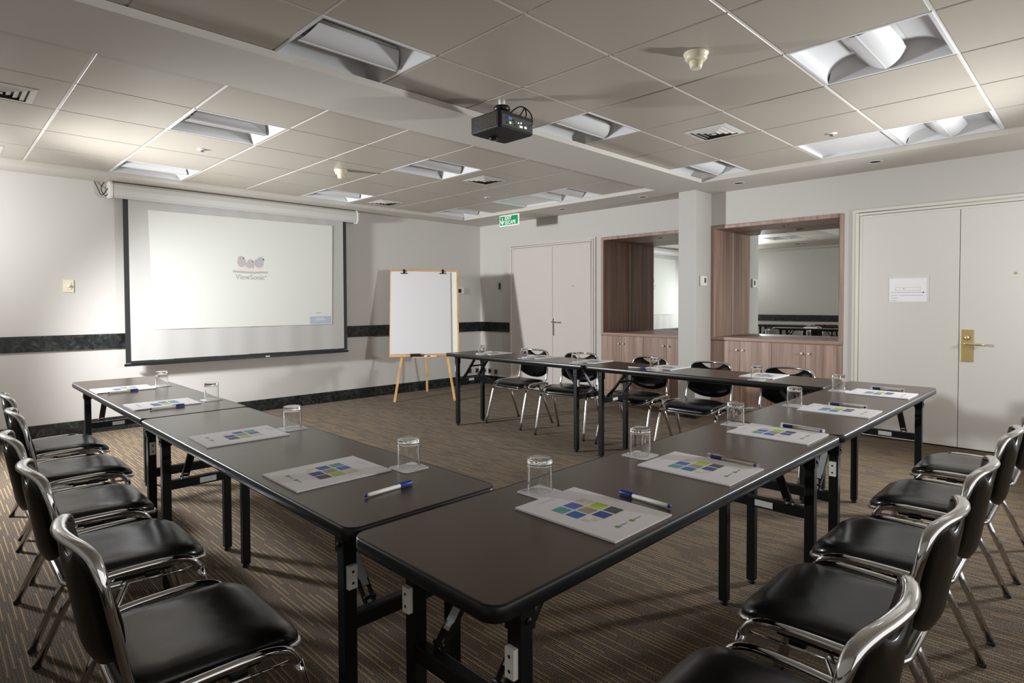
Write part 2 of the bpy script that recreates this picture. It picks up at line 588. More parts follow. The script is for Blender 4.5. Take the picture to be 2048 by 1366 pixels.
tl = MB()
tb = MB()
for t, rows in (('n', range(-4, 2)), ('f', range(-1, 4))):
    gx = 0.009 if t == 'f' else 0.006
    gy = 0.0035 if t == 'f' else 0.008
    for i in range(-4, 6):
        for j in rows:
            if (i, j, t) in FIX or (i, j, t) in PANEL:
                continue
            x0, y0 = cellxy(i, j, t)
            x1, y1 = x0 + GP, y0 + GP
            tl.box(x0 + gx, x1 - gx, y0 + gy, y1 - gy, HT, HT + 0.016)
for i in range(-4, 7):
    x = GX0 + i * GP
    for a, b in ((YN0, BN + 0.12), (BF - 0.06, YF1)):
        tb.box(x - 0.0085, x + 0.0085, a, b, HT + 0.006, HT + 0.03)
for t, rows in (('n', range(-4, 3)), ('f', range(-1, 5))):
    for j in rows:
        y = (GYN if t == 'n' else GYF) + j * GP
        hw = 0.0075 if t == 'n' else 0.003
        tb.box(XLS, XR, y - hw, y + hw, HT + 0.0065, HT + 0.0295)
ct = structure(tl.build('ceiling_tiles', M_TILE, bevel=0.0025, seg=1), 'beige enamelled metal ceiling tiles in a square grid', 'ceiling tiles')
tag(tb.build('ceiling_grid', M_TBAR, ct), 'white grid strips between the tiles')

# recessed indirect luminaires
LUM_LABEL = {
    (-1, 1, 'n'): 'recessed ceiling light at the top left, against the cross beam',
    (2, -2, 'n'): 'largest recessed ceiling light, at the top right with curved white hull',
    (2, 1, 'n'): 'recessed ceiling light just right of the hanging projector',
    (5, 1, 'n'): 'recessed ceiling light above the pillar, in a corner of the near tray',
    (5, -2, 'n'): 'recessed ceiling light at far right, above the cream double door',
    (-1, 0, 'f'): 'recessed ceiling light beyond the left half of the cross beam',
    (-1, 3, 'f'): 'recessed ceiling light directly above the left end of the screen housing',
    (2, 0, 'f'): 'recessed ceiling light in mid far tray, just left of an air vent',
    (2, 3, 'f'): 'recessed ceiling light directly above the right end of the screen housing',
    (5, 0, 'f'): 'recessed far tray ceiling light with a blank panel beside it',
    (5, 3, 'f'): 'recessed ceiling light in the far corner, above the exit sign',
}


def make_luminaire():
    r = empty('ceiling_light')
    h = GP / 2
    fr = MB()
    e = 0.02
    for a in ((-h + .004, h - .004, -h + .004, -h + e), (-h + .004, h - .004, h - e, h - .004), (-h + .004, -h + e, -h + e, h - e), (h - e, h - .004, -h + e, h - e)):
        fr.box(a[0], a[1], a[2], a[3], 0.0, 0.014)
    fr.build('frame', M_LUM, r, bevel=0.002, seg=1)
    hx = h - e
    # outer reflectors: quarter vaults rising from the long edges
    for sgn in (-1, 1):
        vs, fs = [], []
        n = 12
        for k in range(n + 1):
            a = PI / 2 * k / n
            y = sgn * (h - e - 0.17 * (1 - math.cos(a)))
            z = 0.006 + 0.085 * math.sin(a)
            ins = 0.075 * (z / 0.09)
            vs += [V((-hx + ins, y, z)), V((hx - ins, y, z))]
        for k in range(n):
            fs.append((2 * k, 2 * k + 1, 2 * k + 3, 2 * k + 2))
        MB().add(vs, fs, 0, True).build('reflector', M_LUM, r)
    # central hull: two curved sheets meeting in a ridge line
    vs, fs = [], []
    n = 16
    for k in range(n + 1):
        t = -1 + 2 * k / n
        y = 0.108 * t
        z = 0.004 + 0.062 * (abs(t) ** 1.9)
        ins = 0.02 + 0.05 * abs(t) ** 1.5
        vs += [V((-hx + ins, y, z)), V((hx - ins, y, z))]
    for k in range(n):
        fs.append((2 * k, 2 * k + 1, 2 * k + 3, 2 * k + 2))
    hull = MB().add(vs, fs, 0, True)
    hull.build('hull', M_LUM, r)
    MB().box(-hx + 0.02, hx - 0.02, -0.004, 0.004, 0.0015, 0.008).build('ridge_strip', M_LUM, r)
    # slanting end plates and dark top behind
    for sgn in (-1, 1):
        vs = [V((sgn * hx, -hx, 0.004)), V((sgn * hx, hx, 0.004)), V((sgn * (hx - 0.085), hx - 0.05, 0.093)), V((sgn * (hx - 0.085), -hx + 0.05, 0.093))]
        MB().quad(vs).build('end_reflector', M_LUM, r)
    MB().box(-hx, hx, -hx, hx, 0.0935, 0.098).build('top_plate', M_LUM, r)
    tz = MB()
    for sgn in (-1, 1):
        tz.tube([(-hx + 0.08, sgn * 0.095, 0.081), (hx - 0.08, sgn * 0.095, 0.081)], 0.008, 8)
    tz.build('tube_lamp', M_WHITEP, r)
    return r


lum0 = None
for (i, j, t) in FIX:
    x0, y0 = cellxy(i, j, t)
    if lum0 is None:
        lum0 = make_luminaire()
        o = lum0
    else:
        o = dup(lum0)
    o.location = (x0 + GP / 2, y0 + GP / 2, HT)
    tag(o, LUM_LABEL[(i, j, t)], 'ceiling light', 'recessed ceiling lights')

for (i, j, t), lab in zip(PANEL, ('blank recessed ceiling panel with a bright rim beside the far right light', 'blank recessed ceiling panel in the far tray next to a light')):
    x0, y0 = cellxy(i, j, t)
    p = empty('ceiling_panel', (x0 + GP / 2, y0 + GP / 2, HT), 0, lab, 'ceiling panel', 'blank ceiling panels')
    h = GP / 2
    f = MB()
    for a in ((-h + .004, h - .004, -h + .004, -h + .022), (-h + .004, h - .004, h - .022, h - .004), (-h + .004, -h + .022, -h + .022, h - .022), (h - .022, h - .004, -h + .022, h - .022)):
        f.box(*a, 0.0, 0.03)
    f.build('frame', M_LUM, p)
    MB().box(-h + .022, h - .022, -h + .022, h - .022, 0.02, 0.026).build('panel', M_LUM, p)


# air diffusers
def make_vent():
    r = empty('air_vent')
    f = MB()
    for k, (o, wd, z0, z1) in enumerate(((0.165, 0.036, -0.007, -0.001), (0.120, 0.024, -0.010, -0.003), (0.086, 0.024, -0.011, -0.003), (0.052, 0.024, -0.012, -0.003))):
        i = o - wd
        for sx in (-1, 1):
            # slanted louvre blades
            f.add([V((sx * o, -o, z1)), V((sx * o, o, z1)), V((sx * i, i, z0)), V((sx * i, -i, z0))], [(0, 1, 2, 3)], 0)
            f.add([V((-o, sx * o, z1)), V((o, sx * o, z1)), V((i, sx * i, z0)), V((-i, sx * i, z0))], [(0, 1, 2, 3)], 0)
            f.add([V((sx * o, -o, z1 - .0016)), V((sx * o, o, z1 - .0016)), V((sx * i, i, z0 - .0016)), V((sx * i, -i, z0 - .0016))], [(0, 1, 2, 3)], 0)
            f.add([V((-o, sx * o, z1 - .0016)), V((o, sx * o, z1 - .0016)), V((i, sx * i, z0 - .0016)), V((-i, sx * i, z0 - .0016))], [(0, 1, 2, 3)], 0)
    f.box(-0.014, 0.014, -0.014, 0.014, -0.017, -0.013)
    f.build('louvre', M_GRILLE, r)
    MB().box(-0.14, 0.14, -0.14, 0.14, -0.001, 0.0).build('dark_opening', mat('vent_shadow_grey', (58, 54, 50), 0.8), r)
    return r


vent0 = None
for (x, y), lab in (((-5.94, -2.46), 'square air vent in the ceiling at the left edge of the photo'),
                    ((-2.11, -4.97), 'square air vent in the near ceiling tray, left of the flush sprinkler'),
                    ((-2.2, -2.55), 'square air vent in mid far tray, between two ceiling lights'),
                    ((-2.2, -0.72), 'square air vent above the screen wall, right of the screen housing'),
                    ((-5.97, -0.70), 'small looking air vent in the bright ceiling corner at far left')):
    if vent0 is None:
        vent0 = make_vent()
        o = vent0
    else:
        o = dup(vent0)
    o.location = (x, y, HT)
    tag(o, lab, 'air vent', 'square ceiling air vents')


def make_detector():
    r = empty('smoke_detector')
    MB().lathe([(0.060, 0.0), (0.062, -0.006), (0.060, -0.012), (0.055, -0.014), (0.054, -0.03), (0.046, -0.040), (0.036, -0.043)], 28).build('base', M_IVORY, r)
    MB().lathe([(0.033, -0.042), (0.034, -0.050), (0.032, -0.062), (0.027, -0.078), (0.018, -0.080)], 24).build('sensor_head', M_IVORY, r)
    return r


d0 = make_detector()
d0.location = (-3.49, -5.56, HT)
tag(d0, 'ivory smoke detector on the near ceiling tray, right of the projector', 'smoke detector', 'ivory smoke detectors')
d1 = dup(d0)
d1.location = (-3.48, -1.955, HT)
tag(d1, 'ivory smoke detector on the far ceiling tray, above the projection screen', 'smoke detector', 'ivory smoke detectors')

s0 = None
for (x, y), lab in (((-4.655, -1.847), 'flush white ceiling sprinkler between the two left far ceiling lights'), ((-1.446, -5.57), 'flush white ceiling sprinkler in the near tray, right of the air vent'), ((-1.525, -1.845), 'flush white ceiling sprinkler in the far tray, above the exit sign')):
    if s0 is None:
        s0 = empty('ceiling_sprinkler')
        MB().lathe([(0.036, 0.0), (0.036, -0.003), (0.028, -0.006)], 24).build('escutcheon', M_GRILLE, s0)
        MB().lathe([(0.012, -0.006), (0.012, -0.014), (0.018, -0.015), (0.018, -0.018)], 16).build('deflector', M_NICKEL, s0)
        o = s0
    else:
        o = dup(s0)
    o.location = (x, y, HT)
    tag(o, lab, 'sprinkler', 'flush ceiling sprinklers')


def make_downlight():
    r = empty('downlight')
    MB().lathe([(0.055, 0.0), (0.056, -0.003), (0.046, -0.005), (0.044, -0.001)], 28).build('trim_ring', M_GRILLE, r)
    MB().lathe([(0.0445, -0.0015), (0.03, -0.0009)], 24).build('dark_lens', M_DARK, r)
    return r


dl0 = None
for (x, y), lab in (((-0.41, -0.877), 'round soffit downlight nearest the far corner, just left of the exit sign'), ((-0.41, -2.06), 'round soffit downlight above the beige double door'), ((-0.41, -3.263), 'round soffit downlight left of the pillar, above the left mirror niche'),
                    ((-0.37, -4.374), 'round soffit downlight right of the pillar, above the right mirror niche'), ((-0.40, -5.598), 'round soffit downlight nearest the viewer, above the cream double door frame')):
    if dl0 is None:
        dl0 = make_downlight()
        o = dl0
    else:
        o = dup(dl0)
    o.location = (x, y, HC)
    tag(o, lab, 'downlight', 'round soffit downlights')

# ------------------------------------------------------------------ doors
def door(name, ya, yb, ysplit, top, mleaf, fw, label):
    r = empty(name, (0, 0, 0))
    structure(r, label, 'door')
    f = MB()
    for k, (o, dpt) in enumerate(((0.0, 0.018), (fw * 0.38, 0.028), (fw * 0.72, 0.016))):
        wd = fw * 0.34
        f.box(-dpt, 0, ya - o - wd, ya - o, 0, top + fw - o)
        f.box(-dpt, 0, yb + o, yb + o + wd, 0, top + fw - o)
        f.box(-dpt, 0, yb + o + wd, ya - o - wd, top + fw - o - wd, top + fw - o)
    f.build('door_frame', M_FRAME if mleaf is M_DOOR else M_DOOR1, r, bevel=0.003, seg=1)
    MB().box(-0.004, -0.0005, yb + fw, ya - fw, 0, top).build('shadow_gap', M_GAP, r)
    a = ya - fw
    b = yb + fw
    l1 = MB().box(-0.013, -0.003, ysplit + 0.002, a - 0.003, 0.012, top - 0.003).build('leaf', mleaf, r, bevel=0.002, seg=1)
    l2 = MB().box(-0.013, -0.003, b + 0.003, ysplit - 0.002, 0.012, top - 0.003).build('leaf', mleaf, r, bevel=0.002, seg=1)
    return r, l1, l2


d1r, l1a, l1b = door('door_1', -0.677, -2.29, -1.536, 2.055, M_DOOR1, 0.075, 'beige double door between the far corner and the left mirror niche')
RX = Matrix.Rotation(-PI / 2, 4, 'Y')     # lathe axis towards -x


def on_wall(y, z, x=0.0):
    return Matrix.Translation((x, y, z)) @ RX


h = MB().box(-0.02, -0.013, -1.582, -1.547, 0.81, 1.05)
h.build('handle_plate', M_NICKEL, l1b, bevel=0.003)
MB().tube(smooth_path([(-0.02, -1.565, 1.0), (-0.06, -1.565, 1.0), (-0.066, -1.58, 1.0), (-0.064, -1.69, 0.998)], 4), 0.009, 10).build('lever_handle', M_NICKEL, l1b)
MB().lathe([(0.009, 0.013), (0.009, 0.018), (0.004, 0.019)], 14, M=on_wall(-1.906, 1.495)).build('peephole', M_NICKEL, l1b)

d2r, l2a, l2b = door('door_2', -5.322, -6.975, -6.145, 2.048, M_DOOR, 0.075, 'cream double door at the right with a brass lock plate')
MB().box(-0.022, -0.013, -6.244, -6.158, 0.751, 1.024).build('lock_plate', M_BRASS, l2b, bevel=0.003)
MB().lathe([(0.022, 0.022), (0.02, 0.034), (0.0, 0.036)], 18, M=on_wall(-6.2, 0.955)).build('thumb_turn', M_BRASSP, l2b)
MB().tube(smooth_path([(-0.022, -6.19, 0.905), (-0.062, -6.19, 0.905), (-0.07, -6.205, 0.905), (-0.066, -6.33, 0.9)], 4), 0.0105, 10).build('lever_handle', M_BRASSP, l2b)
MB().lathe([(0.009, 0.013), (0.009, 0.018), (0.004, 0.019)], 14, M=on_wall(-6.51, 1.49)).build('peephole', M_BRASS, l2b)

# notice on the cream door
nt_ = empty('door_notice', (-0.0135, -5.777, 1.373), 0, 'white evacuation notice in a clear sleeve on the cream double door', 'notice')
MB().box(-0.003, 0, -0.155, 0.152, -0.115, 0.121).build('clear_sleeve', mat('sleeve_sheen', (225, 224, 222), 0.12, spec=0.7), nt_)
pn = MB().box(-0.0042, -0.003, -0.137, 0.147, -0.112, 0.098, 0)
for k, (y0, y1, z) in enumerate(((0.135, 0.08, -0.055), (0.135, 0.075, -0.078), (0.135, 0.09, -0.1), (0.07, -0.11, -0.055), (0.135, -0.12, -0.028))):
    pn.box(-0.0048, -0.0042, y1, y0, z - 0.002, z + 0.002, 1)
pn.box(-0.0048, -0.0042, -0.118, -0.106, -0.034, -0.024, 2)
pn.box(-0.0048, -0.0042, 0.03, 0.042, 0.0, 0.008, 1)
for y0, y1, z0, z1 in ((0.1, -0.09, 0.015, 0.017), (0.1, -0.09, -0.012, -0.01), (0.1, 0.098, -0.012, 0.017), (-0.088, -0.09, -0.012, 0.017)):
    pn.box(-0.0046, -0.0042, y1, y0, z0, z1, 1)
pn.build('paper', [mat('notice_paper', (246, 243, 245), 0.4), mat('notice_ink', (176, 172, 184), 0.7), M_RED], nt_)


# ------------------------------------------------------------------ mirror niches and base cabinets
def niche(y0, y1, depth, lab, lab2, dw, k0, lab3):
    r = empty('mirror_niche', (0, (y0 + y1) / 2, 0.879), 0, lab, 'mirror niche', 'walnut mirror niches')
    c = (y0 + y1) / 2
    a, b = y0 - c, y1 - c
    hh = NTOP - 0.879
    t = 0.036
    f = MB()
    f.box(-0.012, 0.03, a, a + t, 0, hh)
    f.box(-0.012, 0.03, b - t, b, 0, hh)
    f.box(-0.012, 0.03, a + t, b - t, hh - t, hh)
    f.build('frame', M_WALNUT, r, bevel=0.0015, seg=1)
    MB().box(0.03, depth, a + 0.004, a + t, 0, hh - t).build('side_panel', M_WALNUT, r)
    MB().box(0.03, depth, b - t, b - 0.004, 0, hh - t).build('side_panel', M_WALNUT, r)
    MB().box(0.03, depth, a + 0.004, b - 0.004, hh - t, hh).build('top_panel', M_WALNUTH, r)
    MB().box(depth, depth + 0.02, a, b, 0.0, hh).build('backing', M_WALNUT, r)
    MB().box(depth - 0.006, depth - 0.001, a + t, b - t, 0.003, hh - t).build('mirror', M_MIRROR, r)
    e = MB().box(depth - 0.012, depth - 0.001, b - t - 0.006, b - t - 0.0005, 0.003, hh - t)
    e.build('mirror_edge', M_KNOB, r)
    q = MB().lathe([(0.05, hh - t), (0.05, hh - t - 0.004), (0.04, hh - t - 0.005), (0.036, hh - t - 0.001)], 24, M=Matrix.Translation((depth * 0.5, -0.03, 0)))
    q.build('downlight', M_NICKEL, r)
    # base cabinet
    g = empty('base_cabinet', (0, c, 0), 0, lab2, 'cabinet', 'walnut base cabinets')
    MB().box(0.012, depth - 0.05, a + 0.006, b - 0.006, 0.13, 0.845).build('carcass', M_WALNUT, g)
    MB().box(0.02, depth - 0.05, a + 0.006, b - 0.006, 0.0, 0.13).build('plinth', M_WALNUTH, g)
    MB().box(-0.014, depth - 0.014, a + 0.001, b - 0.001, 0.846, 0.879).build('counter', M_WALNUTH, g, bevel=0.0015, seg=1)
    for k in range(4):
        yb_ = b - k * dw
        ya_ = b - (k + 1) * dw
        if ya_ < a - 0.001:
            ya_ = a
        d = MB().box(-0.008, 0.011, ya_ + 0.002, yb_ - 0.002, 0.133, 0.838).build('door', M_WALNUT, g, bevel=0.001, seg=1)
        ky = (ya_ + 0.034) if k % 2 == 0 else (yb_ - 0.034)
        MB().lathe([(0.005, 0.008), (0.005, 0.02), (0.011, 0.026), (0.011, 0.033), (0.006, 0.036)], 14, M=on_wall(ky, 0.745)).build('knob', M_KNOB, d)
    return r


niche(N1[0], N1[1], 0.6, 'walnut framed mirror niche left of the pillar, beside the beige door', 'walnut base cabinet with four doors left of the pillar', 0.3205, 0, '')
niche(N2[0], N2[1], 0.46, 'walnut framed mirror niche right of the pillar, beside the cream door', 'walnut base cabinet with four doors right of the pillar', 0.336, 0, '')


# ------------------------------------------------------------------ wall fittings
def wall_box(name, label, cat, M, wd, ht, parts, group=None):
    r = empty(name, (0, 0, 0), 0, label, cat, group)
    r.matrix_world = M
    for nm, (x0, x1, z0, z1, d0, d1), mm, bv in parts:
        MB().box(x0, x1, -d1, -d0, z0, z1).build(nm, mm, r, bevel=bv)
    return r


# local frame: x along wall, -y out of the wall, z up
MB_back = lambda x, z, y=0.0: Matrix.Translation((x, y, z))
MB_right = lambda y, z, x=0.0: Matrix.Translation((x, y, z)) @ Matrix.Rotation(-PI / 2, 4, 'Z')
r = wall_box('dimmer_switch', 'ivory rotary dimmer on the wall left of the projection screen', 'switch', MB_back(-5.293, 1.443), 0, 0, [('plate', (-0.042, 0.042, -0.06, 0.06, 0, 0.007), M_IVORY, 0.002), ('inset', (-0.022, 0.022, -0.035, 0.035, 0.007, 0.011), M_IVORY, 0.001)])
MB().lathe([(0.013, 0.011), (0.0125, 0.026), (0.010, 0.028)], 18, M=Matrix.Rotation(PI / 2, 4, 'X')).build('knob', M_WHITEP, r)
wall_box('thermostat', 'white thermostat half hidden behind the flip chart', 'thermostat', MB_back(-0.42, 1.457), 0, 0, [('body', (-0.075, 0.065, -0.05, 0.05, 0, 0.024), M_WHITEP, 0.006), ('display', (-0.055, 0.008, -0.03, 0.03, 0.024, 0.0255), M_SOCK, 0)])
wall_box('thermostat', 'white thermostat with grey display on the side of the pillar', 'thermostat', MB_back(-0.2, 1.5, -3.895), 0, 0, [('body', (-0.085, 0.062, -0.055, 0.055, 0, 0.026), M_WHITEP, 0.012), ('display', (-0.012, 0.032, -0.022, 0.032, 0.026, 0.0275), M_GREYP, 0)])
wall_box('wall_switch', 'narrow dark wall switch in a steel surround left of the beige door', 'switch', MB_right(-0.455, 1.525), 0, 0, [('surround', (-0.036, 0.036, -0.066, 0.066, 0, 0.006), M_SOCKF, 0.002), ('rocker', (-0.02, 0.02, -0.045, 0.045, 0.006, 0.009), M_BLACK, 0.001)])
for k, (Mx, lab) in enumerate(((MB_back(-0.235, 0.205), 'dark wall socket on the screen wall, farther from the corner'), (MB_back(-0.085, 0.202), 'dark wall socket on the screen wall, right in the corner'),
                               (MB_right(-0.10, 0.205), 'dark wall socket on the door wall, nearest the corner'), (MB_right(-0.222, 0.205), 'middle dark wall socket of three on the door wall'), (MB_right(-0.362, 0.202), 'dark wall socket nearest the beige door'))):
    wall_box('wall_socket', lab, 'socket', Mx, 0, 0, [('frame', (-0.044, 0.044, -0.044, 0.044, 0, 0.007), M_SOCKF, 0.002), ('insert', (-0.03, 0.03, -0.03, 0.03, 0.007, 0.009), M_SOCK, 0.001)], 'dark low wall sockets')

# ------------------------------------------------------------------ exit sign
es = empty('exit_sign', (-0.7, -1.378, HC), 0, 'small green hanging exit sign with a white down arrow', 'exit sign')
EZ0, EZ1, EY = -0.178, -0.030, 0.182
MB().box(-0.008, 0.008, -EY, EY, EZ0, EZ1).build('board', M_SIGNW, es, bevel=0.002, seg=1)
for sx in (-1, 1):
    g = MB().box(min(sx * 0.0085, sx * 0.0095), max(sx * 0.0085, sx * 0.0095), -EY + 0.014, EY - 0.014, EZ0 + 0.014, EZ1 - 0.014, 0)
    # text plane basis: reading direction -y when seen from -x
    s_ = -1 if sx < 0 else 1
    Mt = Matrix(((0, 0, sx, sx * 0.0101), (s_, 0, 0, s_ * -0.078), (0, 1, 0, 0), (0, 0, 0, 1)))
    text_faces(g, 'EXIT', Matrix.Translation((0, 0, EZ1 - 0.066)) @ Mt, 0.066, 1, sx=0.94, bold=0.0016)
    text_faces(g, 'ESCAPE', Matrix.Translation((0, 0, EZ1 - 0.123)) @ Mt, 0.066, 1, sx=0.94, bold=0.0016)
    ac = -s_ * 0.125
    q = sx * 0.0101
    g.quad([V((q, ac - 0.007, EZ1 - 0.03)), V((q, ac + 0.007, EZ1 - 0.03)), V((q, ac + 0.007, EZ1 - 0.1)), V((q, ac - 0.007, EZ1 - 0.1))], 1)
    for s2 in (-1, 1):
        g.quad([V((q, ac, EZ1 - 0.13)), V((q, ac, EZ1 - 0.105)), V((q, ac + s2 * 0.034, EZ1 - 0.062)), V((q, ac + s2 * 0.034, EZ1 - 0.088))], 1)
    g.build('sign_face', [M_GREEN, M_SIGNW], es)
MB().tube([(0, 0.1, EZ1), (0, 0.1, 0)], 0.003, 6).build('hanger_rod', M_WHITEP, es)
MB().tube([(0, -0.1, EZ1), (0, -0.1, 0)], 0.003, 6).build('hanger_rod', M_WHITEP, es)

# ------------------------------------------------------------------ projection screen
sc = empty('projection_screen', (-3.62, -0.1, 0.64), 0, 'large pull-down projection screen with a dim projected start page', 'projection screen')
hs = MB()
prof = [(0.0, -0.075), (0.04, -0.078), (0.062, -0.05), (0.068, 0.0), (0.062, 0.05), (0.04, 0.075), (-0.04, 0.075), (-0.088, 0.075), (-0.088, -0.06), (-0.05, -0.075)]
vs = []
for x in (-1.325, 1.345):
    vs += [V((x, -a, 1.752 + b)) for a, b in prof]
n = len(prof)
hs.add(vs, [tuple(range(n)), tuple(range(n, 2 * n))] + [(i, (i + 1) % n, n + (i + 1) % n, n + i) for i in range(n)])
hs.build('housing', mat('housing_white', (198, 196, 191), 0.4), sc, bevel=0.003, seg=1)
for x0, x1 in ((-1.352, -1.325), (1.345, 1.368)):
    MB().prism([(a * 1.06, b * 1.08) for a, b in prof], x0, x1, M=Matrix(((0, 0, 1, 0), (-1, 0, 0, 0), (0, 1, 0, 1.752), (0, 0, 0, 1)))).build('end_cap', M_WHITEP, sc, bevel=0.004)
FX0, FX1 = -1.235, 1.22
bd = 0.045
nx, nz = 60, 6
vs, fs = [], []
for a in range(nx + 1):
    for b in range(nz + 1):
        x = FX0 + bd + (FX1 - FX0 - 2 * bd) * a / nx
        z = 0.05 + (1.69 - 0.05) * b / nz
        y = 0.0022 * math.sin(x * 9.0 + 0.8 * math.sin(z * 2)) * (1 - 0.6 * b / nz) + 0.0012 * math.sin(x * 23 + z)
        vs.append(V((x, y, z)))
for a in range(nx):
    for b in range(nz):
        k = a * (nz + 1) + b
        fs.append((k, k + nz + 1, k + nz + 2, k + 1))
MB().add(vs, fs, 0, True).build('screen_fabric', M_SCREEN, sc)
b_ = MB().box(FX0, FX0 + bd, -0.001, 0.001, 0.03, 1.69).box(FX1 - bd, FX1, -0.001, 0.001, 0.03, 1.69).box(FX0 + bd, FX1 - bd, -0.001, 0.001, 0.025, 0.052)
b_.build('black_border', mat('screen_border', (36, 36, 38), 0.55), sc)
MB().box(FX0 - 0.012, FX1 + 0.012, -0.012, 0.012, 0.0, 0.026).build('bottom_bar', M_BLACK, sc, bevel=0.004)
MB().box(0.16, 0.21, -0.0135, -0.012, 0.006, 0.02).build('bar_label', M_LABEL, sc)
# projected picture (light thrown on the fabric)
pj = MB()
yp = -0.0062
pj.quad([V((-1.02, yp, 1.591)), V((1.025, yp, 1.61)), V((1.008, yp, 0.368)), V((-0.98, yp, 0.365))], 0)


def flat(poly, mi, y=-0.0068):
    pj.quad([V((x, y, z)) for x, z in poly], mi)


def blob(cx, cz, rx, rz, mi, y=-0.0068, n=20, rot=0.0):
    c, s_ = math.cos(rot), math.sin(rot)
    flat([(cx + rx * math.cos(2 * PI * k / n) * c - rz * math.sin(2 * PI * k / n) * s_, cz + rx * math.cos(2 * PI * k / n) * s_ + rz * math.sin(2 * PI * k / n) * c) for k in range(n)], mi, y)


LZ = 1.0     # local z of the perch
for bx, bw, bh, lean in ((-0.095, 0.047, 0.165, 0.05), (-0.005, 0.046, 0.125, -0.05), (0.09, 0.054, 0.16, -0.22)):
    blob(bx, LZ + 0.048, bw, 0.052, 3, -0.0068)
    blob(bx - lean * 0.03, LZ + bh * 0.6, bw * 1.0, bh * 0.33, 2, -0.0072, rot=lean)
    blob(bx - lean * 0.14, LZ + bh * 0.86, bw * 0.72, bw * 0.62, 2, -0.0074)
    hx_, hz_ = bx - lean * 0.14, LZ + bh * 0.88
    flat([(hx_ + 0.022, hz_ + 0.010), (hx_ + 0.046, hz_ + 0.001), (hx_ + 0.024, hz_ - 0.008)], 2, -0.0074)
flat([(-0.195, LZ - 0.018), (-0.19, LZ + 0.006), (0.0, LZ - 0.004), (0.195, LZ + 0.004), (0.198, LZ - 0.014), (0.05, LZ - 0.026), (-0.06, LZ - 0.024)], 1, -0.0076)
text_faces(pj, 'ViewSonic', Matrix.Translation((0.0, -0.0074, LZ - 0.094)) @ Matrix.Rotation(PI / 2, 4, 'X'), 0.083, 1, 'CENTER', sx=0.95, bold=0.0006)
text_faces(pj, '®', Matrix.Translation((0.175, -0.0074, LZ - 0.062)) @ Matrix.Rotation(PI / 2, 4, 'X'), 0.026, 1, 'CENTER')
pj.quad([V((x, -0.0068, z)) for x, z in rrect(0.142, 0.047, 0.012, 4, 0.855, 0.423)], 4)
for x0, x1, z in ((0.80, 0.90, 0.445), (0.785, 0.925, 0.425)):
    flat([(x0, z - 0.005), (x1, z - 0.005), (x1, z + 0.005), (x0, z + 0.005)], 0, -0.0074)
flat([(0.79, 0.508), (0.865, 0.508), (0.865, 0.518), (0.79, 0.518)], 1)
pj.build('projected_image', [M_PROJ, M_LOGOG, M_LOGOB, M_LOGOO, M_LOGOW], sc)
cbm = MB().tube(smooth_path([(-1.34, 0.02, 1.79), (-1.40, 0.03, 1.70), (-1.43, 0.075, 1.78), (-1.45, 0.088, 1.835)], 6), 0.004, 6)
cbm.tube(smooth_path([(-1.34, 0.03, 1.72), (-1.375, 0.05, 1.70), (-1.40, 0.07, 1.77), (-1.37, 0.08, 1.84)], 6), 0.004, 6)
cbm.build('power_cable', M_CABLE, sc)

# ------------------------------------------------------------------ projector
pr = empty('projector', (-3.711, -4.377, HT), 0, 'black ceiling projector hanging below the near ceiling tray', 'projector')
pz = 2.30 - HT
PX, PYH = 0.147, 0.131
body = MB().prism(rrect(PX, PYH, 0.018, 5), pz + 0.004, pz + 0.1)
body.build('body', M_PROJB, pr, bevel=0.003)
MB().prism(rrect(PX * 0.97, PYH * 0.96, 0.02, 5), pz, pz + 0.006).build('lid', M_PROJB, pr)
gr = MB()
for a in range(15):
    for b in range(7):
        y = -PYH + 0.026 + a * 0.0125
        z = pz + 0.018 + b * 0.0105
        gr.box(-PX - 0.0025, -PX + 0.001, y, y + 0.0065, z, z + 0.006)
gr.build('side_grille', mat('grille_bronze', (88, 78, 62), 0.5), pr)
MB().box(-PX + 0.02, PX - 0.012, -PYH - 0.002, -PYH + 0.001, pz + 0.016, pz + 0.08).build('port_panel', M_PROJG, pr, bevel=0.001)
po = MB()
random.seed(4)
for k, (x, z, wd, ht, mi) in enumerate(((-0.09, .060, .012, .01, 0), (-0.065, .062, .03, .016, 1), (-0.03, .058, .01, .01, 0), (-0.012, .05, .012, .01, 3), (0.008, .048, .012, .01, 2), (-0.085, .036, .012, .01, 0), (-0.062, .036, .016, .014, 2), (-0.04, .034, .01, .008, 3),
                                        (-0.018, .032, .012, .012, 0), (0.004, .03, .01, .01, 3), (0.03, .03, .028, .013, 2), (0.068, .032, .022, .014, 2), (0.03, .052, .014, .01, 2), (0.052, .05, .01, .008, 0))):
    po.box(x - wd / 2, x + wd / 2, -PYH - 0.006, -PYH - 0.001, pz + z - ht / 2, pz + z + ht / 2, mi)
po.build('port', [M_BLACK, mat('port_blue', (90, 110, 170), 0.4), M_NICKEL, mat('port_green', (120, 140, 66), 0.4)], pr)
MB().lathe([(0.034, 0), (0.036, 0.02), (0.03, 0.03), (0.026, 0.028)], 24, M=Matrix.Translation((-0.05, PYH - 0.008, pz + 0.04)) @ Matrix.Rotation(-PI / 2, 4, 'X')).build('lens', M_BLACK, pr)
MB().lathe([(0.03, pz), (0.03, pz - 0.008), (0.022, pz - 0.014)], 20, M=Matrix.Translation((0.0, 0.075, 0))).build('lens_hood', M_BLACK, pr)
MB().lathe([(0.02, pz + 0.16), (0.02, 0.0)], 20).build('mount_pole', M_WHITEP, pr)
mc = MB().lathe([(0.03, pz + 0.1), (0.03, pz + 0.145), (0.05, pz + 0.148), (0.052, pz + 0.165), (0.045, pz + 0.178), (0.02, pz + 0.182)], 24)
mc.bar((-0.1, -0.06, pz + 0.106), (0.09, 0.06, pz + 0.106), 0.014, 0.006)
